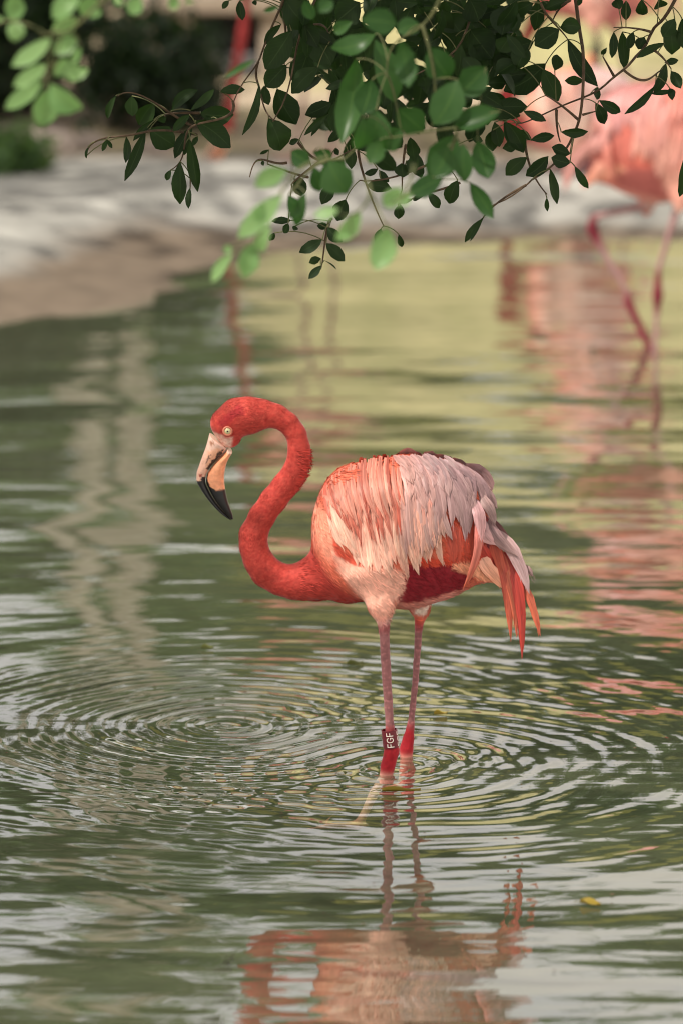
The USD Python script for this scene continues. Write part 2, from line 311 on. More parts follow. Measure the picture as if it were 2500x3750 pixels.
def make_tree(name, label, x, y, h, cs, mat, bark, seed, nleaf=9000, size=0.09, clumps=40, spread=0.22, r0=0.13, cat='tree', group=None, fork=0.45):
    rng = np.random.default_rng(seed)
    z0 = float(ground_z(np.array([[x, y]]))[0][0]) - 0.03
    t = thing(name, label, cat, (x, y, z0), group=group)
    top = np.array([rng.normal(0, .15), rng.normal(0, .15), h * 0.8])
    base = smooth_path([(0, 0, 0), (rng.normal(0, .05) * h * .2, rng.normal(0, .05), h * .3), top * [1, 1, .75], top], 18)
    segs = [tube(base, np.linspace(r0, r0 * 0.25, 18) * (1 + .35 * np.exp(-np.linspace(0, 9, 18))), 9)]
    obj('trunk', segs[0], bark, t)
    limbs = []
    for (cx, cy, cz, rx, ry, rz) in cs:
        k = int(np.clip(np.argmin(np.abs(base[:, 2] - cz * .62)), 2, 15)); s = base[k]
        e = np.array([cx, cy, cz])
        mid = (s + e) / 2 + [0, 0, -0.08 * np.linalg.norm(e - s)]
        limbs.append(tube(smooth_path([s, mid, e], 9), np.linspace(r0 * .42, r0 * .08, 9), 6))
        for _ in range(3):
            q = e + rng.normal(0, .5, 3) * [rx, ry, rz]
            limbs.append(tube(smooth_path([mid, (mid + q) / 2 + rng.normal(0, .05, 3), q], 7), np.linspace(r0 * .2, r0 * .05, 7), 5))
    obj('limbs', merge(limbs), bark, t)
    cl = ell_points(cs, clumps, rng)
    obj('crown', leaf_cards(cl, spread, nleaf, size, rng), mat, t, smooth=False)
    return t
def make_shrub(name, label, x, y, rx, ry, h, mat, seed, nleaf=5000, size=0.05, clumps=50, spread=0.1, cat='shrub', group=None):
    rng = np.random.default_rng(seed)
    z0 = float(ground_z(np.array([[x, y]]))[0][0]) - 0.02
    t = thing(name, label, cat, (x, y, z0), group=group)
    st = []
    for _ in range(9):
        e = np.array([rng.uniform(-.7, .7) * rx, rng.uniform(-.7, .7) * ry, h * rng.uniform(.5, .9)])
        st.append(tube(smooth_path([(e[0] * .15, e[1] * .15, 0), e * [.55, .55, .5], e], 7), np.linspace(.018, .005, 7), 5))
    obj('stems', merge(st), m_bark, t)
    cl = ell_points([(0, 0, h * .5, rx * .85, ry * .85, h * .45)], clumps, rng)
    v, f = leaf_cards(cl, spread, nleaf, size, rng)
    v[:, 2] = np.abs(v[:, 2])
    obj('foliage', (v, f), mat, t, smooth=False)
    return t
G_T, G_S = 'trees standing behind the far shore', 'shrubs behind the far shore'
make_tree('tall_tree', 'tall pale trunked tree behind the shore, left of the pair', -1.16, 24.0, 9.0, [(-.9, 0, 6.6, 1.2, 1.2, 1.0), (.5, .3, 7.8, 1.2, 1.2, 1.1), (-.1, -.3, 4.7, .8, .9, .55)], m_crown_a, m_bark_pale, 1, 6500, r0=.085, group=G_T)
make_tree('tall_tree', 'tall pale trunked tree behind the shore, right of the pair', -.93, 25.0, 8.2, [(.2, 0, 6.4, .9, 1.2, .9), (-.3, .4, 7.6, .9, .9, .6)], m_crown_d, m_bark_pale, 2, 3600, r0=.11, group=G_T)
make_tree('broad_tree', 'broad dark green tree with low crown on the left bank', -3.9, 22.5, 7.0, [(0, 0, 4.2, 1.5, 1.6, 1.7), (1.0, .2, 5.9, 1.0, 1.2, .7), (1.0, -.2, 1.7, .8, 1.0, .4)], m_crown_c, m_bark, 3, 11000, r0=.2, group=G_T)
make_tree('broad_tree', 'low spreading green tree behind the middle of the shore', .3, 27.0, 3.0, [(-.1, 0, 1.8, .8, 1.1, .45), (-.9, .2, 2.0, .6, 1.0, .4), (.9, .4, 1.6, .7, .8, .4)], m_crown_a, m_bark, 4, 7000, r0=.12, group=G_T)
make_tree('broad_tree', 'mid green tree behind the right of the shore', 2.4, 25.5, 2.9, [(-.5, 0, 1.8, .9, 1.1, .55), (.7, .3, 2.0, 1.0, 1.2, .7), (-1.2, 0, 1.4, .5, .8, .35)], m_crown_a, m_bark, 5, 8000, r0=.15, group=G_T)
make_tree('broad_tree', 'dark distant tree closing the view on the far left', -5.2, 37.0, 9.5, [(0, 0, 6.2, 2.0, 1.8, 2.2), (1.6, 0, 3.0, 1.0, 1.5, .9), (-1.5, .3, 4.5, 1.6, 1.5, 1.8)], m_crown_c, m_bark, 6, 11000, .13, 60, .34, .24, group=G_T)
make_tree('broad_tree', 'pale green distant tree right behind the pale trunks', -1.9, 35.0, 6.6, [(-.1, 0, 4.6, .9, 1.2, .7), (.75, .3, 4.0, .6, 1.2, .5), (-.9, 0, 3.6, .7, 1, .6)], m_crown_a, m_bark, 9, 6500, .11, 50, .26, .14, group=G_T)
make_tree('broad_tree', 'distant green tree closing the view in the middle', .2, 40.0, 5.5, [(-.5, 0, 2.4, 1.3, 1.5, .8), (1.3, .3, 1.9, 1.2, 1.3, .9), (-.9, 0, 4.4, .9, 1.3, .7)], m_crown_a, m_bark, 7, 3800, .13, 60, .32, .2, group=G_T)
make_tree('broad_tree', 'distant yellow green tree closing the view on the right', 3.9, 36.0, 4.8, [(0, 0, 2.3, 1.6, 1.5, 1.1), (-1.5, .2, 1.5, 1.0, 1.2, .8), (.9, 0, 3.4, 1.3, 1.4, .9)], m_crown_b, m_bark, 8, 9000, .13, 60, .32, .22, group=G_T)
make_tree('shore_tree', 'open crowned tree added out of view on the left to shade the sand', -3.3, 14.9, 5.6, [(.9, 0, 4.0, 1.2, 1.2, .6), (0, .5, 4.7, 1.1, 1.1, .6), (1.6, .9, 3.8, .8, .8, .4)], m_crown_a, m_bark, 31, 1300, .1, 40, .22, .12)  # unseen tree put in for the mottled shade it casts on the beach
make_shrub('yellow_shrub', 'sunlit yellow green shrub on the grassy slope below the middle tree', .1, 23.6, .5, .5, .75, m_crown_b, 21, 4000, group=G_S)
make_shrub('yellow_shrub', 'sunlit yellow green shrub on the grassy slope, furthest right', 1.5, 23.4, .5, .5, .8, m_crown_b, 22, 4000, group=G_S)
make_shrub('leafy_shrub', 'mid green shrub behind the left shore', -1.1, 22.0, .7, .6, 1.2, m_crown_d, 23, 5000, group=G_S)
make_shrub('dark_bush', 'large dark green bush behind the sand at the upper left', -1.2, 18.2, .5, .5, .8, m_crown_c, 24, 7000, .042, 60, .09, group=G_S)
make_shrub('dark_bush', 'dark bush at the edge of the upper left corner', -1.75, 18.0, .6, .5, 1.0, m_crown_c, 25, 8000, .042, 60, .09, group=G_S)
make_shrub('low_bush', 'low dark green plant on the sand at the far left', float(ground(40, 620, .1)[0]), float(ground(40, 640, .1)[1]), .14, .12, .13, m_crown_a, 26, 1500, .022, 25, .03, group=G_S)
make_shrub('low_bush', 'low dark plant at the foot of the big left bush', -.62, 17.75, .26, .2, .4, m_crown_c, 27, 2500, .03, 30, .05, group=G_S)
# rocks and the stone shelter behind the sand
def rock(label, sx, sy, r, seed, flat=.7):
    p = ground(sx, sy, .1)
    m = trimesh.creation.icosphere(3, 1.0)
    v = m.vertices * (0.75 + 0.5 * meshkit.fbm(m.vertices * 1.4 + seed * 7, 3, seed))[:, None] * [r, r * .8, r * flat]
    z = float(ground_z(p[None, :2])[0][0])
    obj('rock', (v + [p[0], p[1], z + r * flat * .35], m.faces), m_rock, label=label, cat='rock', group='rocks along the back of the sand')
rock('rounded pinkish rock at the left frame edge behind the sand', 30, 560, .075, 1)
rock('larger pinkish rock below the dark bush at the upper left', 190, 575, .085, 2)
rock('brown rock in shade at the foot of the dark bush', 330, 560, .06, 3)
rock('flat brown rock between the dark bush and the feeding flamingo', 560, 575, .06, 4, .5)
def box(x0, x1, y0, y1, z0, z1, b=.012):
    import manifold3d as m3
    s = m3.Manifold.sphere(b, 8)
    return m3.Manifold.batch_hull([s.translate((x, y, z)) for x in (x0 + b, x1 - b) for y in (y0 + b, y1 - b) for z in (z0 + b, z1 - b)])
bx, by = float(at(640, 300, 19)[0]), 19.0
bz = float(ground_z(np.array([[bx, by]]))[0][0])
sb = thing('stone_bench', 'beige stone bench with dark hollow behind the feeding flamingo', 'bench', (bx, by, bz))
obj('leg', box(-.15, .06, 0, .3, -.05, .235), m_stone, sb, 40); obj('leg', box(.30, .42, 0, .3, -.05, .235), m_stone, sb, 40)
obj('seat', box(-.17, .44, -.03, .33, .237, .315), m_stone, sb, 40); obj('back_panel', box(.062, .298, .22, .29, -.05, .233), m_hollow, sb, 40)  # panel coloured dark in place of the shaded gap below the seat
obj('foot_block', box(.064, .296, .02, .2, -.05, .09), m_hollow, sb, 40)
# ---------------------------------------------------------------- flamingos
YB = 9.77
O = np.array([ground(1425, 2798)[0], YB, 0.0])
def Z3(x, y): return 650 + x / 2.24, 1400 + y / 2.24           # measuring frames on the bird: head and neck,
def Z4(x, y): return 1050 + x / 1.568, 1600 + y / 1.568        # body and tail,
def Z5(x, y): return 1100 + x / 2.6133, 2200 + y / 2.6133      # legs
PXM = np.linalg.norm(at(1426, 2000, YB) - at(1425, 2000, YB))  # metres per measuring unit at the bird
def loc(s, dy=0.0): return at(s[0], s[1], YB + dy) - O
def spx(v):
    """Side-view measuring coordinates of points of the bird (its own shape only, whatever stands where)."""
    q = np.array(v, float); q[:, 1] = 0
    return pix(q + O)

def surface_nets(g, h, org):
    s = g < 0
    nx_, ny_, nz_ = g.shape
    acc = np.zeros((nx_ - 1, ny_ - 1, nz_ - 1, 3), np.float32); cnt = np.zeros((nx_ - 1, ny_ - 1, nz_ - 1), np.float32)
    act = np.zeros(cnt.shape, np.int8)
    for dx in (0, 1):
        for dy in (0, 1):
            for dz in (0, 1):
                act += s[dx:nx_ - 1 + dx, dy:ny_ - 1 + dy, dz:nz_ - 1 + dz]
    cells = np.argwhere((act > 0) & (act < 8))
    idx = -np.ones(cnt.shape, np.int64); idx[tuple(cells.T)] = np.arange(len(cells))
    P = np.zeros((len(cells), 3)); C = np.zeros(len(cells))
    cor = [np.array(c) for c in np.ndindex(2, 2, 2)]
    for a in cor:
        for ax in range(3):
            if a[ax] == 0:
                b = a.copy(); b[ax] = 1
                va, vb = g[tuple((cells + a).T)], g[tuple((cells + b).T)]
                x = (va < 0) != (vb < 0)
                t = np.where(x, va / np.where(x, va - vb, 1), 0)
                q = cells + a + 0.0; q[:, ax] += t
                P += q * x[:, None]; C += x
    P = P / C[:, None] * h + org
    F_ = []
    for ax in range(3):
        sl0 = [slice(1, -1)] * 3; sl0[ax] = slice(0, -1)
        lo = s.take(range(0, s.shape[ax] - 1), ax); hi = s.take(range(1, s.shape[ax]), ax)
        e = np.argwhere(lo != hi)
        u, w = [k for k in range(3) if k != ax]
        e = e[(e[:, u] > 0) & (e[:, w] > 0) & (e[:, u] < s.shape[u] - 1) & (e[:, w] < s.shape[w] - 1)]
        fl = lo[tuple(e.T)]
        def at_(du, dw):
            q = e.copy(); q[:, u] -= du; q[:, w] -= dw
            return idx[tuple(q.T)]
        a, b, c_, d = at_(0, 0), at_(1, 0), at_(1, 1), at_(0, 1)
        if ax == 1: fl = ~fl
        F_.append(np.where(fl[:, None], np.c_[a, b, c_], np.c_[a, c_, b])); F_.append(np.where(fl[:, None], np.c_[a, c_, d], np.c_[a, d, c_]))
    return P, np.vstack(F_)
def prim_dist(pr, p):
    if pr[0] == 'cap':
        _, a, ra, b, rb, fl = pr[:6]
        q = p - a; q = q * [1, 1 / fl, 1]; d = (np.asarray(b) - a) * [1, 1 / fl, 1]
        t = np.clip((q @ d) / (d @ d + 1e-12), 0, 1)
        return np.linalg.norm(q - t[..., None] * d, axis=-1) - (ra + (rb - ra) * t)
    _, c, r, ang = pr[:4]
    q = p - c; ca, sa = math.cos(ang), math.sin(ang)
    q = np.stack([q[..., 0] * ca + q[..., 2] * sa, q[..., 1], -q[..., 0] * sa + q[..., 2] * ca], -1)
    k0 = np.linalg.norm(q / r, axis=-1); k1 = np.linalg.norm(q / (np.asarray(r) ** 2), axis=-1)
    return k0 * (k0 - 1) / np.maximum(k1, 1e-9)
def prim_box(pr):
    if pr[0] == 'cap':
        m = max(pr[2], pr[4]); return np.minimum(pr[1], pr[3]) - m, np.maximum(pr[1], pr[3]) + m
    m = np.array([max(pr[2][0], pr[2][2]), pr[2][1], max(pr[2][0], pr[2][2])]); return pr[1] - m, pr[1] + m
def blend(prims, h):
    """Smooth union of the shapes as one closed skin. prims: (...shape, {'k': blend radius, 'tag': colour area})."""
    bs = [prim_box(p) for p in prims]
    lo = np.min([b[0] for b in bs], 0) - .03; hi = np.max([b[1] for b in bs], 0) + .03
    n = np.ceil((hi - lo) / h).astype(int) + 1
    g = np.full(n, 0.05, np.float32)
    ax = [lo[k] + np.arange(n[k]) * h for k in range(3)]
    for pr, (b0, b1) in zip(prims, bs):
        k = pr[-1].get('k', .012)
        i0 = np.maximum(((b0 - lo - 2 * k - .012) / h).astype(int), 0); i1 = np.minimum(((b1 - lo + 2 * k + .012) / h).astype(int) + 2, n)
        sl = tuple(slice(a, b) for a, b in zip(i0, i1))
        P = np.stack(np.meshgrid(*(ax[j][sl[j]] for j in range(3)), indexing='ij'), -1)
        d = prim_dist(pr, P).astype(np.float32); o = g[sl]
        hh = np.maximum(k - np.abs(o - d), 0) / k
        g[sl] = np.minimum(o, d) - hh * hh * k * .25
    v, f = surface_nets(g, h, lo)
    m = trimesh.Trimesh(v, f, process=False)
    trimesh.smoothing.filter_taubin(m, .5, -.53, 8)
    return m, g, lo, h

def soft(px, poly, w=10.0):
    return sm(-poly_sd(px, np.array(poly, float)), -w, w)
NECK_RED, DEEP, PEACH, PALE, CHEST = np.array([.40, .042, .031]), np.array([.22, .01, .018]), np.array([.77, .4, .305]), np.array([.84, .66, .57]), np.array([.58, .13, .075])
LEGC, JOINT, SHANK = np.array([.26, .105, .105]), np.array([.34, .01, .018]), np.array([.85, .5, .38])
def paint_body(v):
    px = spx(v); q = (px - [1050, 1600]) * 1.568
    q = q + (meshkit.fbm(np.asarray(v) * 55, 3, 3)[:, None] - .5) * 60
    c = np.tile(CHEST, (len(v), 1))
    def put(poly, col, w=14):
        nonlocal c
        a = soft(q, poly, w)[:, None]; c = c + (col - c) * a
    put([(140, 380), (300, 400), (300, 540), (250, 680), (200, 640), (150, 520)], np.array([.75, .3, .2]), 40)
    put([(-400, 600), (135, 600), (235, 760), (330, 850), (470, 930), (470, 1000), (-400, 1000)], NECK_RED, 30)
    put([(690, 690), (800, 660), (960, 680), (1075, 740), (1010, 850), (830, 910), (640, 915), (630, 870), (680, 780)], DEEP, 14)
    put([(610, 925), (830, 900), (960, 865), (1165, 835), (1080, 890), (900, 980), (740, 1045), (600, 1010)], np.array([.66, .25, .2]), 16)
    put([(255, 600), (330, 650), (480, 690), (600, 690), (690, 740), (665, 860), (610, 925), (580, 1050), (510, 1065), (470, 940), (385, 840), (300, 730)], PEACH, 18)
    put([(950, 670), (1060, 690), (1200, 755), (1270, 870), (1160, 838), (1050, 765), (940, 715)], np.array([.82, .36, .22]), 10)
    put([(740, 640), (960, 630), (970, 675), (740, 700)], np.array([.55, .06, .03]), 8)
    put([(270, 540), (330, 600), (455, 690), (380, 680), (290, 630)], np.array([.5, .07, .04]), 8)
    put([(900, 420), (1100, 380), (1130, 690), (1000, 670), (900, 640)], np.array([.6, .09, .05]), 16)
    put([(470, 1010), (600, 1000), (600, 1058), (500, 1062)], PALE, 25)
    put([(730, 1000), (820, 990), (810, 1050), (730, 1050)], PALE, 12)
    return c
TAGC = {'fneck': np.array([.28, .026, .025]), 'fjoint': np.array([.17, .02, .032]), 'fleg': np.array([.34, .19, .185]), 'ffoot': np.array([.4, .2, .18]), 'neck': NECK_RED, 'leg': LEGC, 'joint': JOINT, 'shank': np.array([.9, .55, .42]), 'foot': np.array([.62, .3, .22])}
def colour(v, prims):
    w = np.zeros(len(v)); c = np.zeros((len(v), 3)); pb = paint_body(v)
    for pr in prims:
        t = pr[-1].get('tag', 'body')
        e = np.exp(-np.maximum(prim_dist(pr, v), -.004) / pr[-1].get('blur', .0035)).clip(0, 50)
        w += e; c += e[:, None] * (pb if t == 'body' else np.tile(TAGC[t], (len(v), 1)))
    return c / w[:, None]

def nodes3(ns, fl=1.0, tag_='neck', k=.012, dy=0.0):
    out = []
    for (x0, y0, r0), (x1, y1, r1) in zip(ns, ns[1:]):
        out.append(('cap', loc(Z3(x0, y0), dy), r0 / 2.24 * PXM, loc(Z3(x1, y1), dy), r1 / 2.24 * PXM, fl, {'tag': tag_, 'k': k}))
    return out
NECK0 = [(430, 450, 92), (395, 338, 116), (490, 285, 148), (600, 270, 144), (700, 258, 107), (812, 275, 88), (908, 335, 82), (972, 418, 79), (998, 540, 86), (995, 640, 90), (957, 745, 99), (880, 850, 104),
        (787, 966, 107), (693, 1100, 105), (622, 1245, 112), (622, 1350, 110), (660, 1460, 117), (728, 1555, 127), (840, 1618, 127), (960, 1642, 140), (1110, 1612, 172), (1300, 1560, 235)]
NECK = [(x, y, r * (.965 if 5 < i < 20 else 1)) for i, (x, y, r) in enumerate(NECK0)]
z4r = PXM / 1.568
def ell4(x, y, rx, rz, ry, ang=0, k=.03, **kw): return ('ell', loc(Z4(x, y)), np.array([rx, ry, rz]) * z4r, ang, {'k': k, **kw})
BODY = [ell4(400, 545, 258, 398, 270), ell4(680, 545, 345, 448, 300), ell4(890, 530, 275, 400, 240),
        ('cap', loc(Z4(900, 690)), 150 * z4r, loc(Z4(1130, 800)), 34 * z4r, 1.0, {'k': .03}),
        ('cap', loc(Z4(1060, 735)), 40 * z4r, loc(Z4(1235, 835)), 16 * z4r, 1.2, {'k': .015})]
def c5(a, ra, b, rb, dy, tag_, k=.004, fl=1.0, dyb=None):
    return ('cap', loc(Z5(*a), dy), ra / 2.6133 * PXM, loc(Z5(*b), dy if dyb is None else dyb), rb / 2.6133 * PXM, fl, {'tag': tag_, 'k': k, 'blur': .002})
ND, FD = -.075, .06
THIGHS = [('cap', loc(Z4(520, 800), -.055), 185 * z4r, loc(Z4(538, 950), -.068), 78 * z4r, .8, {'k': .02}),
          ('cap', loc(Z4(538, 950), -.068), 76 * z4r, loc(Z4(549, 1052), ND), 36 * z4r, 1.0, {'k': .012}),
          ('cap', loc(Z4(740, 880), .05), 120 * z4r, loc(Z4(765, 985), .06), 52 * z4r, 1.0, {'k': .02}),
          ('cap', loc(Z4(765, 985), .06), 52 * z4r, loc(Z4(770, 1040), FD), 32 * z4r, 1.0, {'k': .012})]
LEGS = [c5((785, 200), 56, (797, 250), 54, ND, 'joint'), c5((797, 250), 54, (820, 700), 50, ND, 'leg'), c5((820, 700), 50, (855, 1230), 46, ND, 'leg'),
        c5((855, 1230), 48, (862, 1330), 52, ND, 'joint'), c5((862, 1330), 52, (872, 1440), 72, ND, 'joint', .006), c5((872, 1440), 72, (835, 1580), 72, ND, 'joint', .006), c5((835, 1580), 72, (822, 1665), 64, ND, 'joint'),
        c5((822, 1672), 62, (700, 1850), 48, ND, 'shank', dyb=ND - .01), c5((700, 1850), 48, (590, 2080), 42, ND - .01, 'shank', dyb=ND - .02), c5((590, 2080), 42, (545, 2150), 48, ND - .02, 'foot'),
        c5((545, 2150), 44, (150, 2165), 20, ND - .02, 'foot'), c5((545, 2150), 40, (60, 2185), 16, ND - .02, 'foot', dyb=ND - .06), c5((545, 2150), 40, (190, 2140), 16, ND - .02, 'foot', dyb=ND + .03), c5((545, 2150), 30, (660, 2155), 14, ND - .02, 'foot'),
        c5((1133, 180), 44, (1130, 250), 43, FD, 'joint'), c5((1130, 250), 43, (1098, 760), 36, FD, 'leg'), c5((1098, 760), 36, (1052, 1200), 38, FD, 'leg'),
        c5((1052, 1200), 40, (1030, 1320), 54, FD, 'joint', .006), c5((1030, 1320), 54, (1012, 1420), 70, FD, 'joint', .006), c5((1012, 1420), 70, (1008, 1490), 64, FD, 'joint'),
        c5((1008, 1490), 58, (985, 1640), 46, FD, 'shank'), c5((985, 1640), 44, (955, 1790), 40, FD, 'shank'), c5((955, 1790), 40, (600, 1800), 16, FD, 'foot'), c5((955, 1790), 36, (650, 1830), 14, FD, 'foot')]

# a sheet over the body's near side, to lay feathers on
_, bg, blo, bh = blend(BODY + THIGHS[:1], .004)
_in = bg < 0
_yy = blo[1] + np.arange(bg.shape[1]) * bh
_has = _in.any(1)
_front = np.where(_has, _yy[np.argmax(_in, 1)], np.nan)
_d, (_ix, _iz) = ndimage.distance_transform_edt(~_has, return_indices=True)
_front = _front[_ix, _iz]
_front = np.where(_has, _front, np.minimum(_front + .3 * _d * bh, 0.0))
_front = ndimage.gaussian_filter(_front, 2.5)
def y_front(x, z): return ndimage.map_coordinates(_front, [(x - blo[0]) / bh, (z - blo[2]) / bh], order=1, mode='nearest')

NS = 8
_t = np.linspace(0, 1, NS)
_prof = np.array([.3, .62, .86, .98, 1.0, .92, .66, .04])
_lance = np.array([.35, .7, .92, 1.0, .95, .8, .5, .03])
_fid = [0]
def feather_st(n):
    out = []
    for _ in range(n):
        _fid[0] += 1
        out.append(np.c_[np.tile(np.linspace(0, 1, 5), NS) + 3.7 * _fid[0], np.repeat(_t, 5) * 2.0 + np.tile(np.abs(np.linspace(-1, 1, 5)), NS) * -.25])
    return np.vstack(out)
def feather(a, m, b, w, off, ca, cb, side=-1, lance=False, rng=None, jit=.1, off2=None):
    """A feather lying over the body: a bent strip, higher along its quill, wide in the middle, with a ragged tip."""
    a, m, b = (np.array(loc(Z4(*p)))[[0, 2]] for p in (a, m, b))
    c = 2 * m - .5 * (a + b)
    t = _t[:, None]
    p = (1 - t) ** 2 * a + 2 * t * (1 - t) * c + t * t * b
    d = np.gradient(p, axis=0); d /= np.linalg.norm(d, axis=1, keepdims=True) + 1e-9
    nrm = np.c_[-d[:, 1], d[:, 0]]
    hw = (w * z4r * .5) * (_lance if lance else _prof)
    off2 = off if off2 is None else off2
    cols = [];
    for u, lift in ((-1, -.0014), (-.5, .0004), (0, .0012), (.5, .0004), (1, -.0014)):
        r_ = 1 + (rng.uniform(-.12, .12, NS) if rng is not None and abs(u) == 1 else 0)
        q = p + nrm * (hw * u * r_)[:, None]
        yf = y_front(q[:, 0], q[:, 1])
        yc = y_front(p[:, 0], p[:, 1])
        y = .5 * yf + .5 * yc - (.0015 + (off - .0015) * sm(_t, 0, .4)) - lift * np.minimum(1, _t * 3)
        cols.append(np.c_[q[:, 0], y * (-side), q[:, 1]])
    v = np.stack(cols, 1).reshape(-1, 3)
    f = []
    for i in range(NS - 1):
        for k in range(4):
            q = i * 5 + k; f.append((q, q + 1, q + 6)); f.append((q, q + 6, q + 5))
    f = np.array(f)
    if side > 0: f = f[:, ::-1]
    tt = np.repeat(_t, 5)[:, None]
    col = np.asarray(ca) * (1 - tt) + np.asarray(cb) * tt
    uu = np.tile([1, .2, 0, .2, 1], NS)[:, None]
    col = col * (1 - .22 * (uu < .1)) * (1 + .1 * uu)
    if rng is not None: col = col * (1 + rng.normal(0, jit)) 
    return v, f, col
def along(pts, t):
    pts = np.array(pts, float); s = np.r_[0, np.cumsum(np.linalg.norm(np.diff(pts, axis=0), axis=1))] ; s /= s[-1]
    return np.array([np.interp(t, s, pts[:, 0]), np.interp(t, s, pts[:, 1])])
OR, ORP, LAV, LAVG = np.array([.5, .075, .045]), np.array([.64, .23, .165]), np.array([.29, .17, .18]), np.array([.36, .225, .215])  # LAV and LAVG have the lavender sky light on the back painted in
def wing_feathers(side, rng, dense=1.0):
    out = []
    def rows(n, roots, tips, w, off, ca, cb, bow=0.0, jr=14, lance=False, pink=0.0):
        n = max(3, int(n * dense))
        for i in rng.permutation(n):
            t = (i + .5) / n
            a = along(roots, t) + rng.normal(0, jr * .5, 2); b = along(tips, t) + rng.normal(0, jr * 1.6, 2)
            m = (a + b) / 2; d = b - a; m = m + np.array([-d[1], d[0]]) * (bow + rng.normal(0, .025))
            mixc = rng.uniform(0, 1)
            c0 = ca[0] + (ca[1] - ca[0]) * mixc; c1 = cb[0] + (cb[1] - cb[0]) * rng.uniform(0, 1)
            if pink:
                k = pink * (1 - float(sm(np.array(t), 0.0, .55))); c0 = c0 + (np.array([.42, .19, .165]) - c0) * k; c1 = c1 + (np.array([.5, .28, .24]) - c1) * k
            out.append(feather(a, m, b, w * rng.uniform(.75, 1.25) / dense ** .5, off + rng.uniform(0, .0025), c0, c1, side, lance, rng))
    P2 = np.array([.86, .54, .41])
    rows(8, [(890, 400), (980, 380), (1060, 380)], [(910, 640), (1000, 680), (1110, 700)], 70, .002, (OR, OR * .8), (OR * 1.05, OR), -.03)
    rows(20, [(240, 330), (330, 330), (450, 380), (580, 380), (700, 330), (800, 280), (880, 280)], [(330, 575), (430, 670), (560, 722), (690, 752), (745, 722), (830, 632), (915, 655)], 56, .004, (ORP, PEACH), (PEACH, P2), .05)
    rows(24, [(220, 280), (330, 270), (450, 300), (580, 290), (700, 250), (800, 220), (890, 250)], [(300, 510), (390, 600), (520, 660), (640, 690), (720, 650), (800, 570), (905, 580)], 48, .0062, (ORP, PEACH), (PEACH, P2), .05)
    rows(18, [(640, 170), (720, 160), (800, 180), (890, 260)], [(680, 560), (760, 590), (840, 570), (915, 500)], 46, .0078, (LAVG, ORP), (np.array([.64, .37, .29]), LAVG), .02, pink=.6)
    rows(15, [(215, 270), (270, 205), (350, 160), (440, 125), (540, 108), (650, 112)], [(260, 420), (330, 450), (400, 535), (450, 560), (570, 540), (670, 480)], 34, .0088, (ORP, OR * .8), (OR * .8, ORP), .06, 8, True)
    rows(19, [(205, 290), (270, 210), (350, 155), (440, 118), (540, 104), (650, 112)], [(240, 360), (310, 380), (400, 440), (470, 430), (570, 400), (680, 340)], 30, .0108, (ORP * .9, OR * .6), (OR * .7, np.array([.82, .42, .32])), .06, 8, True)
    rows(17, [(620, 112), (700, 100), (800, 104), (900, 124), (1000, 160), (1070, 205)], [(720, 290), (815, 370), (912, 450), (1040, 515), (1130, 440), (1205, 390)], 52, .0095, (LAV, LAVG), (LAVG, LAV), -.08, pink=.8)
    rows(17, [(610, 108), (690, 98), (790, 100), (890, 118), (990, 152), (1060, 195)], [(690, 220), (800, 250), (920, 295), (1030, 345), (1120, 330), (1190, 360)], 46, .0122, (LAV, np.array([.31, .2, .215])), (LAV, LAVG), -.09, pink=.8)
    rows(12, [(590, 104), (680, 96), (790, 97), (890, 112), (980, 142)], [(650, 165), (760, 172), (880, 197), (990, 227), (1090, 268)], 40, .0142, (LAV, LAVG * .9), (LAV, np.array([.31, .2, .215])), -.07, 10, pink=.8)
    return out
def barbs(fs, rng, n=46, wd=.0005):
    """Loose barbs along the feathers: fine wisps that leave the vane towards its tip."""
    V, C_ = [], []
    for v, f, c in fs:
        g = v.reshape(NS, 5, 3); gc = c.reshape(NS, 5, 3)
        up = np.cross(g[1, 4] - g[1, 0], g[4, 2] - g[2, 2]); up /= np.linalg.norm(up) + 1e-9
        if up[1] * g[3, 2, 1] < 0: up = -up
        for _ in range(n):
            s = 1.5 + (NS - 3.1) * rng.uniform(0, 1) ** .6; u = rng.uniform(0, 4)
            i, k = int(s), int(min(u, 3.99)); fs_, fu = s - i, u - k
            p = (g[i, k] * (1 - fu) + g[i, k + 1] * fu) * (1 - fs_) + (g[i + 1, k] * (1 - fu) + g[i + 1, k + 1] * fu) * fs_
            d = g[i + 1, 2] - g[i, 2]; ln = np.linalg.norm(d) + 1e-9; d = d / ln
            w = g[i, 4] - g[i, 0]; w = w / (np.linalg.norm(w) + 1e-9)
            L_ = rng.uniform(.010, .022); d2 = d + w * (u - 2) * rng.uniform(.0, .10)
            h = w * wd * rng.uniform(.6, 1.3)
            e = p + d2 * L_ + up * rng.uniform(.0004, .0014)
            q = p + up * .0009; mdl = (q + e) / 2 + up * .0004
            V += [q - h * .5, mdl + h, e, mdl - h]
            C_ += [gc[min(i + 1, NS - 1), 1] * rng.uniform(.82, 1.2)] * 4
    n_ = len(V) // 4; i = np.arange(n_)[:, None] * 4
    return np.array(V), np.vstack([np.hstack([i, i + 1, i + 2]), np.hstack([i, i + 2, i + 3])]), np.array(C_)
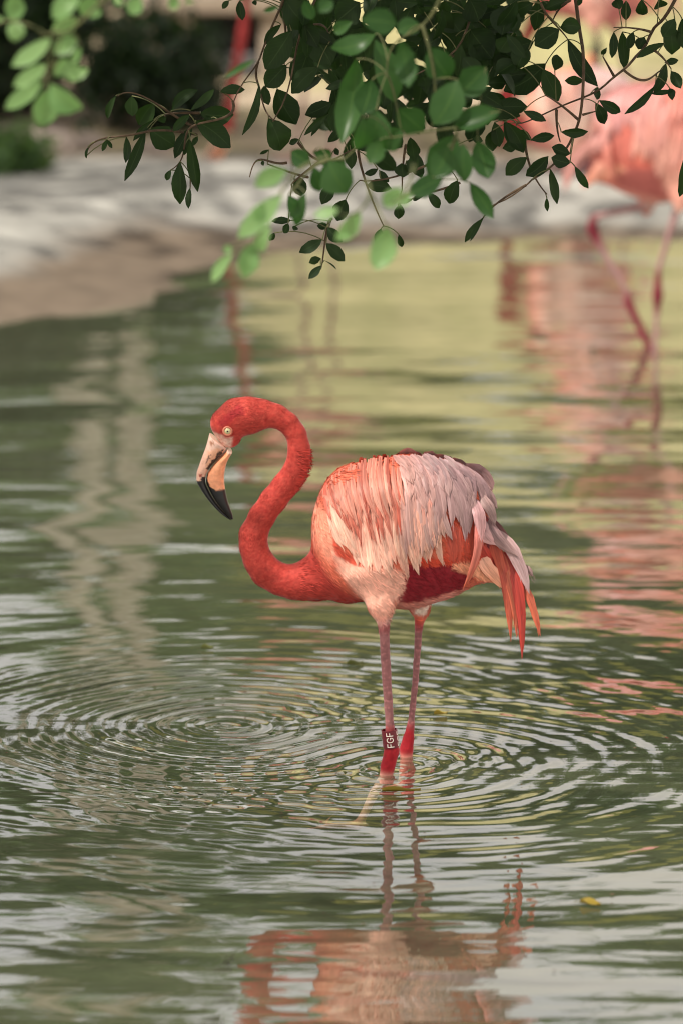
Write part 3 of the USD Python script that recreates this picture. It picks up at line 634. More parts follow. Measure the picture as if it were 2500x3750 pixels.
def tail_feathers(rng, side=-1, few=False):
    R, DK = np.array([.43, .042, .03]), np.array([.25, .03, .04])
    OG = np.array([.5, .11, .06])
    T = [((1120, 430), (1150, 590), (1170, 740), 95, -.004, DK, DK * 1.1), ((1090, 560), (1140, 680), (1195, 745), 80, -.003, R, R * .9), ((1100, 640), (1160, 750), (1255, 868), 80, .002, PEACH, np.array([.8, .34, .2])),
         ((1180, 660), (1270, 840), (1350, 960), 66, .000, DK * 1.2, DK), ((1150, 500), (1205, 660), (1265, 900), 70, .004, R, OG), ((1200, 600), (1258, 850), (1283, 1165), 58, .006, R, OG * 1.1), ((1220, 640), (1290, 880), (1316, 1140), 50, .009, OG, OG * 1.15),
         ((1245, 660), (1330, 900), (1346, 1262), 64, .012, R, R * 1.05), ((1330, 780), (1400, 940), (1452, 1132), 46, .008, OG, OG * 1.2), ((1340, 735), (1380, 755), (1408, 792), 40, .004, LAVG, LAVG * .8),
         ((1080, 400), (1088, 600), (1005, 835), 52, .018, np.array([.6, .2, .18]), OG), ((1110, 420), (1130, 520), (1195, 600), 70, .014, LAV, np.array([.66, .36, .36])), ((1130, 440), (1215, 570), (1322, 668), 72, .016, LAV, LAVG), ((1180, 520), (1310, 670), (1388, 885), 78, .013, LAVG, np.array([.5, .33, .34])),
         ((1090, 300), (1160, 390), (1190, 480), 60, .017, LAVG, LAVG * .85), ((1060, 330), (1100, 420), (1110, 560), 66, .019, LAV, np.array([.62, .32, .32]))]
    out = []
    for a, m, b, w, off, ca, cb in T:
        if few and rng.uniform() < .3: continue
        out.append(feather(a, m, b, w, off + .012, ca, cb, side, True, rng, .05))
    return out

def bill_meshes():
    S = [((262, 420), (450, 575)), ((236, 520), (428, 610)), ((205, 605), (405, 660)), ((178, 680), (390, 720)), ((158, 745), (383, 775)), ((155, 800), (386, 835)), ((185, 865), (396, 890)), ((235, 940), (411, 960)), ((292, 1010), (430, 1020)), ((350, 1070), (446, 1064)), ((405, 1112), (455, 1098)), ((432, 1128), (457, 1120))]
    mouth = [.78, .72, .58, .44, .36, .335, .33, .33, .34, .37, .42, .5]
    n = 46; s = np.linspace(0, len(S) - 1, n); i = np.arange(len(S))
    from scipy.interpolate import PchipInterpolator as PI_
    A = PI_(i, [x[0] for x in S])(s); B = PI_(i, [x[1] for x in S])(s); mo = PI_(i, mouth)(s)
    yw = PI_(i, [.026, .0225, .0185, .0165, .015, .0145, .014, .013, .011, .0085, .005, .002])(s)
    def half(t0, t1, wy, bulge):
        nv = 22; v = []
        for k in range(n):
            a, b = A[k] + (B[k] - A[k]) * t0[k], A[k] + (B[k] - A[k]) * t1[k]
            pa, pb = loc(Z3(*a)), loc(Z3(*b)); c, r = (pa + pb) / 2, (pb - pa) / 2
            for j in range(nv):
                th = 2 * math.pi * j / nv
                v.append(c + r * math.cos(th) + np.array([0, 1, 0]) * wy[k] * np.sign(math.sin(th)) * abs(math.sin(th)) ** bulge)
        v = np.array(v); f = []
        for k in range(n - 1):
            for j in range(nv):
                p, q = k * nv + j, k * nv + (j + 1) % nv
                f += [(p, q + nv, q), (p, p + nv, q + nv)]
        v = np.vstack([v, v[:nv].mean(0), v[-nv:].mean(0)])
        f += [(len(v) - 2, j, (j + 1) % nv) for j in range(nv)] + [(len(v) - 1, (n - 1) * nv + (j + 1) % nv, (n - 1) * nv + j) for j in range(nv)]
        return trimesh.Trimesh(v, np.array(f), process=False).subdivide()
    up = half(np.zeros(n), mo - .012, yw * .92, .8); low = half(mo + .012, np.ones(n), yw, .75)
    def col(v, lower):
        q = (spx(v) - [650, 1400]) * 2.24
        q = q + (meshkit.fbm(v * 260, 2, 4)[:, None] - .5) * 26
        base = np.array([.78, .32, .17]) if lower else np.array([.68, .38, .28])
        c = np.tile(base, (len(v), 1))
        def put(poly, cc, w=7):
            nonlocal c
            a = soft(q, poly, w)[:, None]; c = c + (np.array(cc) - c) * a
        put([(230, 380), (470, 380), (470, 590), (400, 560), (330, 560), (240, 540)], (.66, .42, .34), 14)
        if not lower:
            put([(255, 560), (330, 520), (380, 545), (300, 640), (250, 700), (230, 660)], (.66, .34, .22), 10)
            put([(268, 480), (296, 460), (300, 490), (276, 510)], (.35, .16, .1), 6)
            put([(275, 570), (285, 575), (235, 650), (225, 650)], (.1, .05, .04), 3)
            put([(178, 745), (200, 735), (203, 762), (184, 770)], (.3, .06, .04), 4)
            put([(385, 530), (372, 565), (300, 660), (262, 720), (240, 700), (290, 620), (340, 560)], (.02, .016, .016), 4)
            put([(150, 808), (190, 790), (205, 770), (300, 760), (500, 900), (500, 1200), (300, 1200), (120, 900)], (.012, .011, .012), 6)
        else:
            put([(360, 560), (300, 640), (255, 720), (245, 790), (270, 850), (310, 870), (280, 880), (200, 850), (215, 720), (300, 600)], (.015, .012, .012), 5)
            put([(100, 840), (270, 850), (310, 872), (400, 872), (500, 880), (500, 1200), (300, 1200)], (.012, .011, .012), 6)
        return c
    return (up, col(np.array(up.vertices), False)), (low, col(np.array(low.vertices), True))

m_eye = M('eye_look', {'p': ('principled_bsdf', {'base_color': (.5, .46, .26), 'roughness': .12, 'specular_ior_level': .6})}, [], 'p.BSDF')
m_pupil = M('pupil_look', {'p': ('principled_bsdf', {'base_color': (.006, .006, .006), 'roughness': .1})}, [], 'p.BSDF')
m_eyering = M('eye_ring_look', {'p': ('principled_bsdf', {'base_color': (.5, .16, .1), 'roughness': .5})}, [], 'p.BSDF')
m_band = M('band_look', {'p': ('principled_bsdf', {'base_color': (.13, .008, .016), 'roughness': .3})}, [], 'p.BSDF')
m_white = M('lettering_look', {'p': ('principled_bsdf', {'base_color': (.8, .72, .64), 'roughness': .5})}, [], 'p.BSDF')
BILL = bill_meshes()
def eyes(parent, body_v, tr=lambda p: p):
    c0 = loc(Z3(414, 376)); near = np.abs(body_v[:, [0, 2]] - c0[[0, 2]]).max(1) < .006
    for s in (-1, 1):
        ys = body_v[near & (body_v[:, 1] * s > 0), 1]
        y = (np.abs(ys).max() if len(ys) else .022) * s
        r = 33 / 2.24 * PXM
        c = np.array([c0[0], y - s * r * .52, c0[2]])
        e = trimesh.creation.icosphere(3, r); e.apply_translation(c)
        e = obj('eye', e, m_eye, parent)
        pd = trimesh.creation.icosphere(2, 1.0); pd.apply_scale([r * .26, r * .2, r * .26]); pd.apply_translation(c + [0, s * r * .86, 0]); obj('pupil', pd, m_pupil, e)
        th = np.linspace(0, 2 * math.pi, 25)[:-1]
        ring_ = np.c_[c[0] + r * 1.0 * np.cos(th), np.full(24, y), c[2] + r * 1.0 * np.sin(th)]
        ring_ = np.vstack([ring_, ring_[:1]])
        obj('eye_ring', tube(ring_, .0022, 6, False), m_eyering, e)

def strands(pts, nrm, flow, length, width, lift, cols, rng):
    n = len(pts)
    fl = flow - (flow * nrm).sum(1, keepdims=True) * nrm
    fl /= np.linalg.norm(fl, axis=1, keepdims=True) + 1e-9
    sd = np.cross(nrm, fl)
    ln = (length * rng.uniform(.6, 1.3, n))[:, None]; wd = (width * rng.uniform(.7, 1.3, n))[:, None]
    fl = fl + sd * rng.normal(0, .16, (n, 1))
    a = pts - nrm * .0006
    b = pts + fl * ln * .5 + nrm * (lift * ln * .55)
    c = pts + fl * ln + nrm * (lift * ln * .8)
    v = np.stack([a, b + sd * wd * .5, c, b - sd * wd * .5], 1).reshape(-1, 3)
    i = np.arange(n)[:, None] * 4
    return v, np.vstack([np.hstack([i, i + 1, i + 2]), np.hstack([i, i + 2, i + 3])]), np.repeat(cols, 4, 0)

# ---- the flamingo in front
def q4n(v): return (spx(v)[:, 0] - 1050) * 1.568
rng = np.random.default_rng(5)
flam = thing('flamingo', 'sharp coral red flamingo with lettered leg band standing in ripples', 'flamingo', O)
prims = NECK_P = nodes3(NECK, .92)
prims = NECK_P + BODY + THIGHS + LEGS
mesh, *_ = blend(prims, .0032)
bv = np.array(mesh.vertices); bn = np.array(mesh.vertex_normals)
bc = colour(bv, prims)
q3 = (spx(bv) - [650, 1400]) * 2.24
a = soft(q3, [(255, 415), (300, 400), (370, 415), (400, 440), (455, 430), (430, 610), (380, 640), (200, 640)], 16)[:, None]
bc = bc + (np.array([.66, .42, .34]) - bc) * a
bc = bc * (1 + (isn_ := sm(-q4n(bv), -90, -30))[:, None] * (meshkit.fbm(bv * [260, 260, 260], 3, 14)[:, None] - .5) * np.array([.7, 1.6, 1.5]))
a = soft(q3 + (meshkit.fbm(bv * 90, 3, 8)[:, None] - .5) * 70, [(340, 330), (420, 210), (520, 170), (540, 230), (430, 300), (370, 350)], 20)[:, None]
bc = bc + (np.array([.3, .012, .02]) - bc) * a * .7
z5y = (spx(bv)[:, 1] - 2200) * 2.6133
legm = soft(spx(bv), [(1350, 2280), (1560, 2280), (1560, 2690), (1350, 2690)], 6)
ringm = (np.sin(z5y / 62 * 2 * math.pi + 6 * meshkit.noise(bv * 60)) > .93) * legm
bc = bc * (1 + .55 * ringm)[:, None]
obj('body', mesh, m_plumage, flam, col=bc)
sp = smooth_path(np.array([loc(Z3(x, y)) for x, y, r in NECK[1:]]), 240); sd_ = np.gradient(sp, axis=0); kd = cKDTree(sp)
area_w = trimesh.triangles.area(bv[mesh.faces]); px_ = spx(bv)
q4 = (px_ - [1050, 1600]) * 1.568
kdv = cKDTree(bv)
def recol(p, c):
    return bc[kdv.query(p)[1]]
def scatter(n, keep):
    fc = mesh.faces; ok = keep[fc].all(1); w = area_w * ok; w /= w.sum()
    k = rng.choice(len(fc), n, p=w); b_ = rng.dirichlet((1, 1, 1), n)
    return (bv[fc[k]] * b_[:, :, None]).sum(1), (bn[fc[k]] * b_[:, :, None]).sum(1), (bc[fc[k]] * b_[:, :, None]).sum(1)
isneck = (q4[:, 0] < 60) & (bv[:, 2] > .1) & ~((q3[:, 0] < 470) & (q3[:, 1] > 330) & (q3[:, 1] < 1150)) & ~((q3[:, 0] > 1025) & (q3[:, 1] > 440) & (q3[:, 1] < 780))
P, N, C = scatter(13000, isneck)
d_, j = kd.query(P); fl = sd_[j]
st1 = strands(P, N, fl, .0065, .0010, .015, C * (rng.uniform(.72, 1.02, (len(P), 1)) + (rng.uniform(0, 1, (len(P), 1)) > .86) * np.array([.35, 1.0, .9])), rng)
isbody = (q4[:, 0] >= 40) & (q4[:, 1] > 60) & (q4[:, 1] < 1010)
P, N, C = scatter(12000, isbody)
t4 = sm((spx(P)[:, 0] - 1050) * 1.568, 60, 420)[:, None]
fl = np.array([.75, 0, -.12]) * (1 - t4) + np.array([.7, 0, -.62]) * t4
st2 = strands(P, N, fl, .015, .0020, .09, recol(P + fl * .012, C) * rng.uniform(.72, 1.3, (len(P), 1)), rng)
isth = (q4[:, 1] >= 930) & (q4[:, 1] < 1056)
P, N, C = scatter(1500, isth)
st3 = strands(P, N, np.tile([.1, 0, -1.0], (len(P), 1)), .011, .0016, .14, recol(P + [0, 0, -.008], C) * rng.uniform(.8, 1.2, (len(P), 1)), rng)
vv, ff = merge([st1[:2], st2[:2], st3[:2]])
obj('plumage', (vv, ff), m_fluff, flam, smooth=False, col=np.vstack([st1[2], st2[2], st3[2]]), kind='stuff')
for side in (-1, 1):
    w_ = part('wing', flam)
    fs = wing_feathers(side, rng, 1.0 if side < 0 else .45)
    for v, f, c in fs: obj('feather', (v, f), m_feather, w_, col=c, uv=feather_st(1))
    v, f, c = barbs(fs, rng, 5)
    obj('feather_barbs', (v, f), m_fluff, w_, False, col=c, kind='stuff')
tl = part('tail', flam)
fs = tail_feathers(rng)
for v, f, c in fs: obj('feather', (v, f), m_feather, tl, col=c, uv=feather_st(1))
v, f, c = barbs(fs, rng, 6)
obj('feather_barbs', (v, f), m_fluff, tl, False, col=c, kind='stuff')
for v, f, c in tail_feathers(rng, 1, True): obj('feather', (v, f), m_feather, tl, col=c, uv=feather_st(1))
obj('upper_bill', BILL[0][0], m_bill, flam, 40, col=None).GetPrim() if False else obj('upper_bill', BILL[0][0], m_bill, flam, True, col=BILL[0][1])
obj('lower_bill', BILL[1][0], m_bill, flam, True, col=BILL[1][1])
eyes(flam, bv)
# leg band with its lettering
bcn, up5 = loc(Z5(856, 1320), ND), loc(Z5(848, 1240), ND) - loc(Z5(866, 1400), ND)
up5 /= np.linalg.norm(up5); ex = np.cross(np.array([0, 1.0, 0]), up5); ex /= np.linalg.norm(ex); ey = np.cross(up5, ex)
FR = np.stack([ex, ey, up5], 0)
BR, BH = .0146, .034
prof = np.array([(BR - .0012, -BH / 2), (BR, -BH / 2 + .0004), (BR, BH / 2 - .0004), (BR - .0012, BH / 2), (BR - .0012, -BH / 2)])
bd = trimesh.creation.revolve(prof, sections=48)
bnd = obj('leg_band', (np.array(bd.vertices) @ FR + bcn, bd.faces), m_band, flam, 30, label='dark red ring with pale upright lettering')
for ang0 in (-.02, 1.45):
    tm = meshkit.text_mesh('FGF', .0125, .0005, bold=False)
    tv, tf = trimesh.remesh.subdivide_to_size(tm.vertices, tm.faces, .0015)
    tv = tv - [(tv[:, 0].max() + tv[:, 0].min()) / 2, (tv[:, 1].max() + tv[:, 1].min()) / 2, 0]
    tv[:, 0] *= .0275 / np.ptp(tv[:, 0])
    th = ang0 - tv[:, 1] / BR; r_ = BR + .0001 + tv[:, 2]
    lv = np.c_[r_ * np.sin(th), -r_ * np.cos(th), tv[:, 0]]
    obj('lettering', (lv @ FR + bcn, tf), m_white, bnd, False)

# ---- the flamingos behind, out of focus
def far_bird(label, pos, rotz, mirror, neck, legs, seed, scale=1.0, head_shift=None, group='flamingos on and near the far shore', tint=1.0):
    """neck: side-view points (u, w, r) in metres from the breast to the head; legs: list of joint chains (u, y, w, r, area)."""
    rng = np.random.default_rng(seed)
    t = thing('flamingo', label, 'flamingo', pos, rotz, group, (-scale if mirror else scale, scale, scale))
    pr = list(BODY) + THIGHS
    n3 = [np.array([u, 0, w]) for u, w, r in neck]
    for (p, (u, w, r)), (p2, (u2, w2, r2)) in zip(zip(n3, neck), zip(n3[1:], neck[1:])):
        pr.append(('cap', p, r, p2, r2, .95, {'tag': 'fneck', 'k': .014, 'blur': .01}))
    for ch in legs:
        for p, p2 in zip(ch, ch[1:]):
            pr.append(('cap', np.array(p[:3]), p[3], np.array(p2[:3]), p2[3], 1.0, {'tag': 'f' + p2[4], 'k': .006, 'blur': .003}))
    m, *_ = blend(pr, .0055)
    v = np.array(m.vertices)
    CORAL = np.array([.72, .27, .21])
    cb_ = colour(v, pr)
    kk = sm(v[:, 2], loc(Z4(600, 1020))[2], loc(Z4(600, 900))[2])[:, None] * .42 * sm(v[:, 0], loc(Z4(60, 600))[0], loc(Z4(250, 600))[0])[:, None]
    obj('body', m, m_plumage, t, col=cb_ + (CORAL * tint - cb_) * kk)
    for s in (-1, 1):
        fs = wing_feathers(s, rng, .5)
        vv, ff = merge([(a, b) for a, b, c in fs]); obj('wing', (vv, ff), m_feather, t, uv=feather_st(len(fs)), col=(np.vstack([c for a, b, c in fs]) * .55 + CORAL * .45) * tint)
    fs = [x for x in tail_feathers(rng) + tail_feathers(rng, 1, True) if x[0][:, 2].min() > loc(Z4(1200, 900))[2]]
    vv, ff = merge([(a, b) for a, b, c in fs]); obj('tail', (vv, ff), m_feather, t, uv=feather_st(len(fs)), col=np.vstack([c for a, b, c in fs]) * .5 + CORAL * .5)
    # bill and eyes, moved from the front bird's head to this one's
    hc, hd = n3[-1], n3[-1] - n3[-2]
    c0 = loc(Z3(395, 338)); ang = 0.0 if head_shift is None else head_shift
    ca, sa = math.cos(ang), math.sin(ang)
    def mv(p):
        q = np.asarray(p) - c0
        return np.c_[q[:, 0] * ca - q[:, 2] * sa, q[:, 1], q[:, 0] * sa + q[:, 2] * ca] + hc
    for nm, (bm, bcol) in zip(('upper_bill', 'lower_bill'), BILL): obj(nm, (mv(bm.vertices), bm.faces), m_bill, t, True, col=bcol)
    for s in (-1, 1):
        e = trimesh.creation.icosphere(1, .007); ec = mv(loc(Z3(414, 376))[None] + [0, s * .021, 0])[0]; e.apply_translation(ec); obj('eye', e, m_eye, t)
    return t
def leg(u0, y, w0, uh, wh, uf, wf):
    toe = -.085
    return [(u0, y, w0, .011, 'leg'), ((u0 + uh) / 2, y, (w0 + wh) / 2, .0085, 'leg'), (uh, y, wh + .025, .010, 'leg'), (uh, y, wh, .0135, 'joint'), (uh + (uf - uh) * .15, y, wh + (wf - wh) * .15, .011, 'joint'), (uf, y, wf + .03, .0075, 'leg'), (uf, y, wf + .008, .011, 'foot'), (uf + toe, y, wf + .004, .006, 'foot')]
_b0 = loc(Z3(1110, 1612)); _b0 = (_b0[0], _b0[2])
TH_N, TH_F = loc(Z4(549, 1052), ND), loc(Z4(770, 1040), FD)
def to_local(p, pos, mirror, scale):          # world side-plane point to the bird's own u, w
    return ((p[0] - pos[0]) / scale * (-1 if mirror else 1), (p[2] - pos[2]) / scale)
# wading bird at the right edge: faces right (mirrored), one leg lifted
WY = ground(2395, 1272)[1]
BW = loc(Z4(640, 560)); SC = 1.12
tgt = at(2440, 530, WY)
posD = np.array([tgt[0] + BW[0] * SC, WY, tgt[2] - BW[2] * SC])
def L2(sx, sy): return to_local(at(sx, sy, WY), posD, True, SC)
k1, k2, f2 = L2(2170, 850), L2(2300, 1110), L2(2385, 1290)
h1 = L2(2405, 1075); ft = L2(2392, 1262)
uN, uF = TH_N, TH_F
legsD = [[(uF[0], .045, uF[2] + .02, .012, 'leg'), (k1[0], .04, k1[1] + .03, .0095, 'leg'), (k1[0], .04, k1[1], .0165, 'joint'), ((k1[0] * .8 + k2[0] * .2), .03, k1[1] * .8 + k2[1] * .2, .011, 'joint'), (k2[0], .02, k2[1] + .02, .0085, 'leg'), (k2[0], .02, k2[1], .0125, 'joint'), (f2[0], .0, f2[1], .011, 'joint')],
         [(uN[0], -.045, uN[2] + .02, .012, 'leg'), (h1[0], -.03, h1[1] + .06, .009, 'leg'), (h1[0], -.03, h1[1], .0145, 'joint'), (h1[0] * .7 + ft[0] * .3, -.03, h1[1] * .7 + ft[1] * .3, .0095, 'joint'), (ft[0], -.03, ft[1] - .05, .008, 'leg'), (ft[0] - .08, -.03, ft[1] - .06, .006, 'foot')]]
neckD = [(_b0[0], _b0[1], .04), (_b0[0] - .08, _b0[1] + .0, .032), (_b0[0] - .14, _b0[1] + .07, .027), (_b0[0] - .13, _b0[1] + .18, .024), (_b0[0] - .07, _b0[1] + .28, .022), (_b0[0] - .03, _b0[1] + .38, .021), (_b0[0] - .05, _b0[1] + .46, .022), (_b0[0] - .10, _b0[1] + .47, .028)]
far_bird('blurred pink flamingo wading at the right frame edge, one leg lifted', posD, 0, True, neckD, legsD, 41, SC, tint=np.array([1., .95, 1.0]))
# bird feeding on the sand at the upper left: faces left, its neck hanging down to the ground
def stand_pos(sx, sy, Yd, zb, sc):
    p = at(sx, sy, Yd); z = float(ground_z(np.array([[p[0], Yd]]))[0][0])
    return np.array([p[0], Yd, z + zb])
def feeding(label, Yd, head, via, seed, sc, lift, dx, tint=1.0):
    hp = at(head[0], head[1], Yd); g = float(ground_z(np.array([[hp[0], Yd]]))[0][0])
    pos = np.array([hp[0] + dx, Yd, g + lift])
    pts = [to_local(at(x, y, Yd), pos, False, sc) for x, y in via] + [to_local(hp, pos, False, sc)]
    neck = [(_b0[0] + .03, _b0[1] + .02, .045), (_b0[0] - .03, _b0[1] + .01, .034)] + [(u, w, .0155) for u, w in pts[:-1]] + [(pts[-1][0], pts[-1][1], .021)]
    gw = -lift / sc
    legs = [leg(TH_N[0], ND * .6, TH_N[2] + .02, TH_N[0] + .03, (TH_N[2] + gw) / 2 + .02, TH_N[0] - .01, gw), leg(TH_F[0], FD * .6, TH_F[2] + .02, TH_F[0] + .04, (TH_F[2] + gw) / 2 + .02, TH_F[0] + .03, gw)]
    return far_bird(label, pos, 0, False, neck, legs, seed, sc, -.15, tint=tint)
feeding('blurred red flamingo bending its neck down to the sand, left of the leaves', 17.0, (832, 470), [(905, -20), (890, 120), (855, 300)], 42, 1.0, .30, .24)
feeding('blurred pink flamingo feeding on the sand behind the leaves, upper right', 17.25, (1838, 520), [(1905, 170), (1870, 270), (1850, 400)], 43, 1.0, .10, .30, np.array([1.0, 1.25, 1.4]))
# resting bird, its body low over the sand
Yr = 16.85
tg = at(2110, 540, Yr); gz_ = float(ground_z(np.array([[tg[0], Yr]]))[0][0])
posR = np.array([tg[0] - BW[0], Yr, gz_ + .175 - BW[2]])
low = loc(Z4(640, 1010))[2] - .012
lg = [[(TH_N[0], -.04, TH_N[2] + .03, .012, 'leg'), (TH_N[0] + .07, -.05, low + .0, .012, 'joint'), (TH_N[0] - .1, -.05, low, .008, 'leg')], [(TH_F[0], .04, TH_F[2] + .03, .012, 'leg'), (TH_F[0] + .05, .05, low, .012, 'joint'), (TH_F[0] - .12, .05, low, .008, 'leg')]]
neckR = [(_b0[0] + .03, _b0[1] + .02, .045), (_b0[0] - .05, _b0[1] + .05, .034), (_b0[0] - .07, _b0[1] + .14, .027), (_b0[0] - .0, _b0[1] + .19, .024), (_b0[0] + .07, _b0[1] + .20, .025), (_b0[0] + .11, _b0[1] + .19, .027)]
far_bird('blurred peach flamingo resting low on the sand behind the wading one', posR, 0, False, neckR, lg, 44, 1.0, 2.4, tint=np.array([1.05, 1.5, 1.6]))
# ---------------------------------------------------------------- overhanging branches
NL = 7
_lt = np.linspace(0, 1, NL)
_lp = np.array([.05, .55, .86, 1.0, .93, .66, .06])
def leaf_mesh(base, tip, w, rng, fold=.25, bend=.12, roll=0.0):
    base, tip = np.asarray(base), np.asarray(tip)
    d = tip - base; ln = np.linalg.norm(d); d /= ln
    view = np.array([0, -1.0, .2]); s = np.cross(d, view); s /= np.linalg.norm(s); n = np.cross(s, d)
    cr, sr = math.cos(roll), math.sin(roll)
    s, n = s * cr + n * sr, n * cr - s * sr
    curve = bend * ln * (4 * _lt * (1 - _lt)) - bend * .3 * ln * _lt
    side = rng.normal(0, .035) * ln * np.sin(_lt * math.pi)
    v, uv = [], []
    wob = rng.uniform(-.06, .06, (NL, 2))
    for i in range(NL):
        c = base + d * ln * _lt[i] + n * curve[i] + s * side[i]
        for u in (-1, -.5, 0, .5, 1):
            e = 1 + (wob[i, 0] if u < 0 else wob[i, 1]) * (abs(u) == 1)
            v.append(c + s * (w * .5 * _lp[i] * u * e) + n * (abs(u) * w * .5 * _lp[i] * fold - .03 * w * (abs(u) == .5)))
            uv.append(((u + 1) / 2, _lt[i] * ln / max(w, 1e-4) * .5))
    f = []
    for i in range(NL - 1):
        for k in range(4):
            q = i * 5 + k; f += [(q, q + 1, q + 6), (q, q + 6, q + 5)]
    return np.array(v), np.array(f), np.array(uv)
RG = {'a': (300, 250, 2.613), 'b': (800, 0, 2.613), 'c': (1300, 0, 2.613), 'd': (1800, 0, 2.24), 'e': (750, 500, 1.96), 'f': (1300, 400, 2.24), 'g': (0, 0, 2.24)}
LEAVES = {   # measured per frame: base x y, tip x y, width
 'dark': {
  'a': '860 400 1105 200 112 1040 400 1270 195 75 690 330 545 540 160 325 260 240 480 70 480 260 485 455 115 690 490 490 690 62 610 590 410 1075 100 425 650 425 900 88 240 680 195 790 45 240 680 290 760 36 650 580 890 740 225 805 430 720 495 80 1030 440 870 600 85 1090 500 1420 755 195 1135 430 1450 440 185 1320 220 1560 200 95 1060 560 890 860 110 1035 680 1110 1175 110 940 890 935 1300 148 850 970 810 1070 55 1035 1140 1020 1340 62 60 750 40 860 26 1030 660 980 830 62 1110 650 1060 740 48 1240 470 1180 500 80',
  'b': '205 0 230 190 88 340 0 360 45 42 100 0 40 80 52 640 -20 900 260 250 700 290 450 660 230 830 280 1080 620 280 860 480 720 800 230 650 620 450 830 190 950 640 700 890 190 560 850 740 1190 230 440 820 480 1000 95 480 1130 600 1440 240 390 800 230 1290 78 600 230 440 430 72 1010 1000 890 1300 64 1050 1090 820 1290 60 1180 1180 1050 1360 92 770 1330 680 1370 62 1350 20 1130 200 250 1100 820 1130 1150 120 900 240 1060 430 150',
  'c': '130 0 220 130 150 380 -40 400 200 120 560 -20 640 130 150 860 0 870 100 130 980 0 900 90 120 1090 -20 1180 200 260 1350 0 1200 280 330 1480 40 1400 330 280 1100 280 1300 560 300 1300 330 1450 640 300 1060 480 1230 700 230 1540 330 1400 520 200 1500 500 1350 700 180 1250 790 1440 790 125 830 310 700 420 130 960 340 1060 470 110 1120 940 1000 1010 110 900 120 1000 300 230 720 100 600 260 200 700 830 640 720 150 820 800 700 900 160',
  'd': '560 222 728 218 135 550 237 352 370 168 622 320 866 706 122 440 520 100 742 195 380 -10 350 247 112 340 340 100 430 155 515 575 535 442 100 420 565 545 825 150 752 660 598 658 76 870 710 860 815 82 880 820 1057 918 86 850 840 930 1017 92 568 1080 788 1075 78 320 1145 512 1108 76 330 1150 230 1060 52 286 1288 112 1437 112 460 1280 280 1440 115 640 1260 490 1205 100 640 1335 488 1290 105 480 1385 527 1672 98 680 1360 792 1545 64 450 1620 456 1732 36 260 910 444 990 72 1000 258 985 472 72 1070 258 1092 560 95 1160 258 1120 400 75 1250 300 1200 400 95 940 390 898 445 38 1020 -10 1050 70 92 1100 0 1100 162 78 1230 -10 1240 124 92 1370 -10 1380 62 112 1420 350 1190 470 62 1450 200 1480 444 155 1500 150 1400 300 115 1560 150 1568 390 125 1420 510 1530 490 55 1430 520 1330 770 125 1470 580 1550 722 85 1460 720 1480 817 62 1340 700 1088 932 62 1570 1310 1540 1612 95 1300 765 1480 745 42 640 0 440 72 105 340 20 150 105 115 120 640 -10 692 105 0 880 290 875 140 100 1000 252 1250 115 20 1000 62 1202 105 190 1160 90 1215 90 250 90 200 180 110 700 0 740 20 60 150 300 60 420 150 300 400 200 560 170 200 500 40 600 160',
  'e': '640 300 700 390 92 680 285 690 425 100 920 330 838 484 92 1010 450 950 602 112 842 738 678 830 78 870 765 1003 893 88 880 650 985 755 82 830 872 748 905 55 835 925 745 1020 52 858 888 942 952 27 890 640 805 640 52 1165 345 1335 372 92 1240 232 1145 265 46 1250 240 1318 325 52 620 600 480 605 50 600 620 568 692 52 650 640 640 674 42 500 690 462 745 42 460 92 396 125 26 1410 190 1422 290 112 1262 660 1228 770 60 1390 700 1412 792 42 1395 480 1388 592 52 1040 60 1050 230 70 940 80 960 130 40 415 170 422 208 26 1480 20 1500 150 90',
  'f': '960 240 1045 258 60 1130 168 1120 334 132 1232 100 1380 352 125 840 580 768 774 115 595 680 690 810 74 560 705 470 745 42 470 735 392 765 30 350 790 350 895 62 1050 890 895 1090 60 1050 880 940 1080 40 480 330 540 560 120 420 420 500 500 120'},
 'mid': {
  'b': '350 570 50 745 66 580 60 430 112 52 820 0 900 180 120 1090 0 960 112 135 1500 320 1080 470 200 1320 560 1190 1360 250 1280 200 1100 300 120',
  'c': '190 380 390 975 270 430 380 520 830 210 60 180 400 220 230 700 450 900 745 270 980 760 750 1190 310 1250 640 1000 900 270 400 1040 650 1260 270 470 1250 200 1400 210 1390 1060 950 1200 230 620 230 400 300 180 160 760 60 1100 240 200 1050 120 1350 260',
  'f': '830 210 600 570 255 720 550 440 695 160 880 280 900 595 150 1000 260 1092 565 190 940 600 1132 895 135 370 150 240 330 170 200 250 120 445 155 60 60 20 330 200 640 560 760 300 200',
  'e': '620 100 755 190 135 780 220 832 395 112 890 170 1020 405 230 720 400 650 645 95 600 420 690 600 100 1000 160 850 300 170 700 470 600 580 90 780 110 900 200 120'},
 'lit': {
  'e': '590 240 358 352 135 555 415 240 725 155 470 640 400 835 105 350 765 280 1012 140 200 840 52 1045 92 420 480 360 600 90 190 780 140 830 60 960 520 785 565 95 1110 520 940 755 120 1310 645 1230 955 180 1440 400 1285 505 95 1060 720 960 700 50',
  'f': '380 640 228 792 112 460 680 380 800 60',
  'g': '120 -60 108 172 150 120 170 120 335 142 660 -30 425 140 170 640 140 430 270 150 780 -50 680 128 152 830 80 740 140 66 420 310 98 540 135 640 300 430 425 132 380 520 108 705 135 350 670 40 892 128 380 730 340 1032 190 410 680 672 892 205 440 620 560 480 125 665 390 580 505 92 570 660 722 560 88 650 520 530 645 100 1150 -30 1070 112 135 1450 -40 1400 72 92 1545 -20 1560 30 70 -20 120 20 190 60 950 -40 1000 40 70'}}
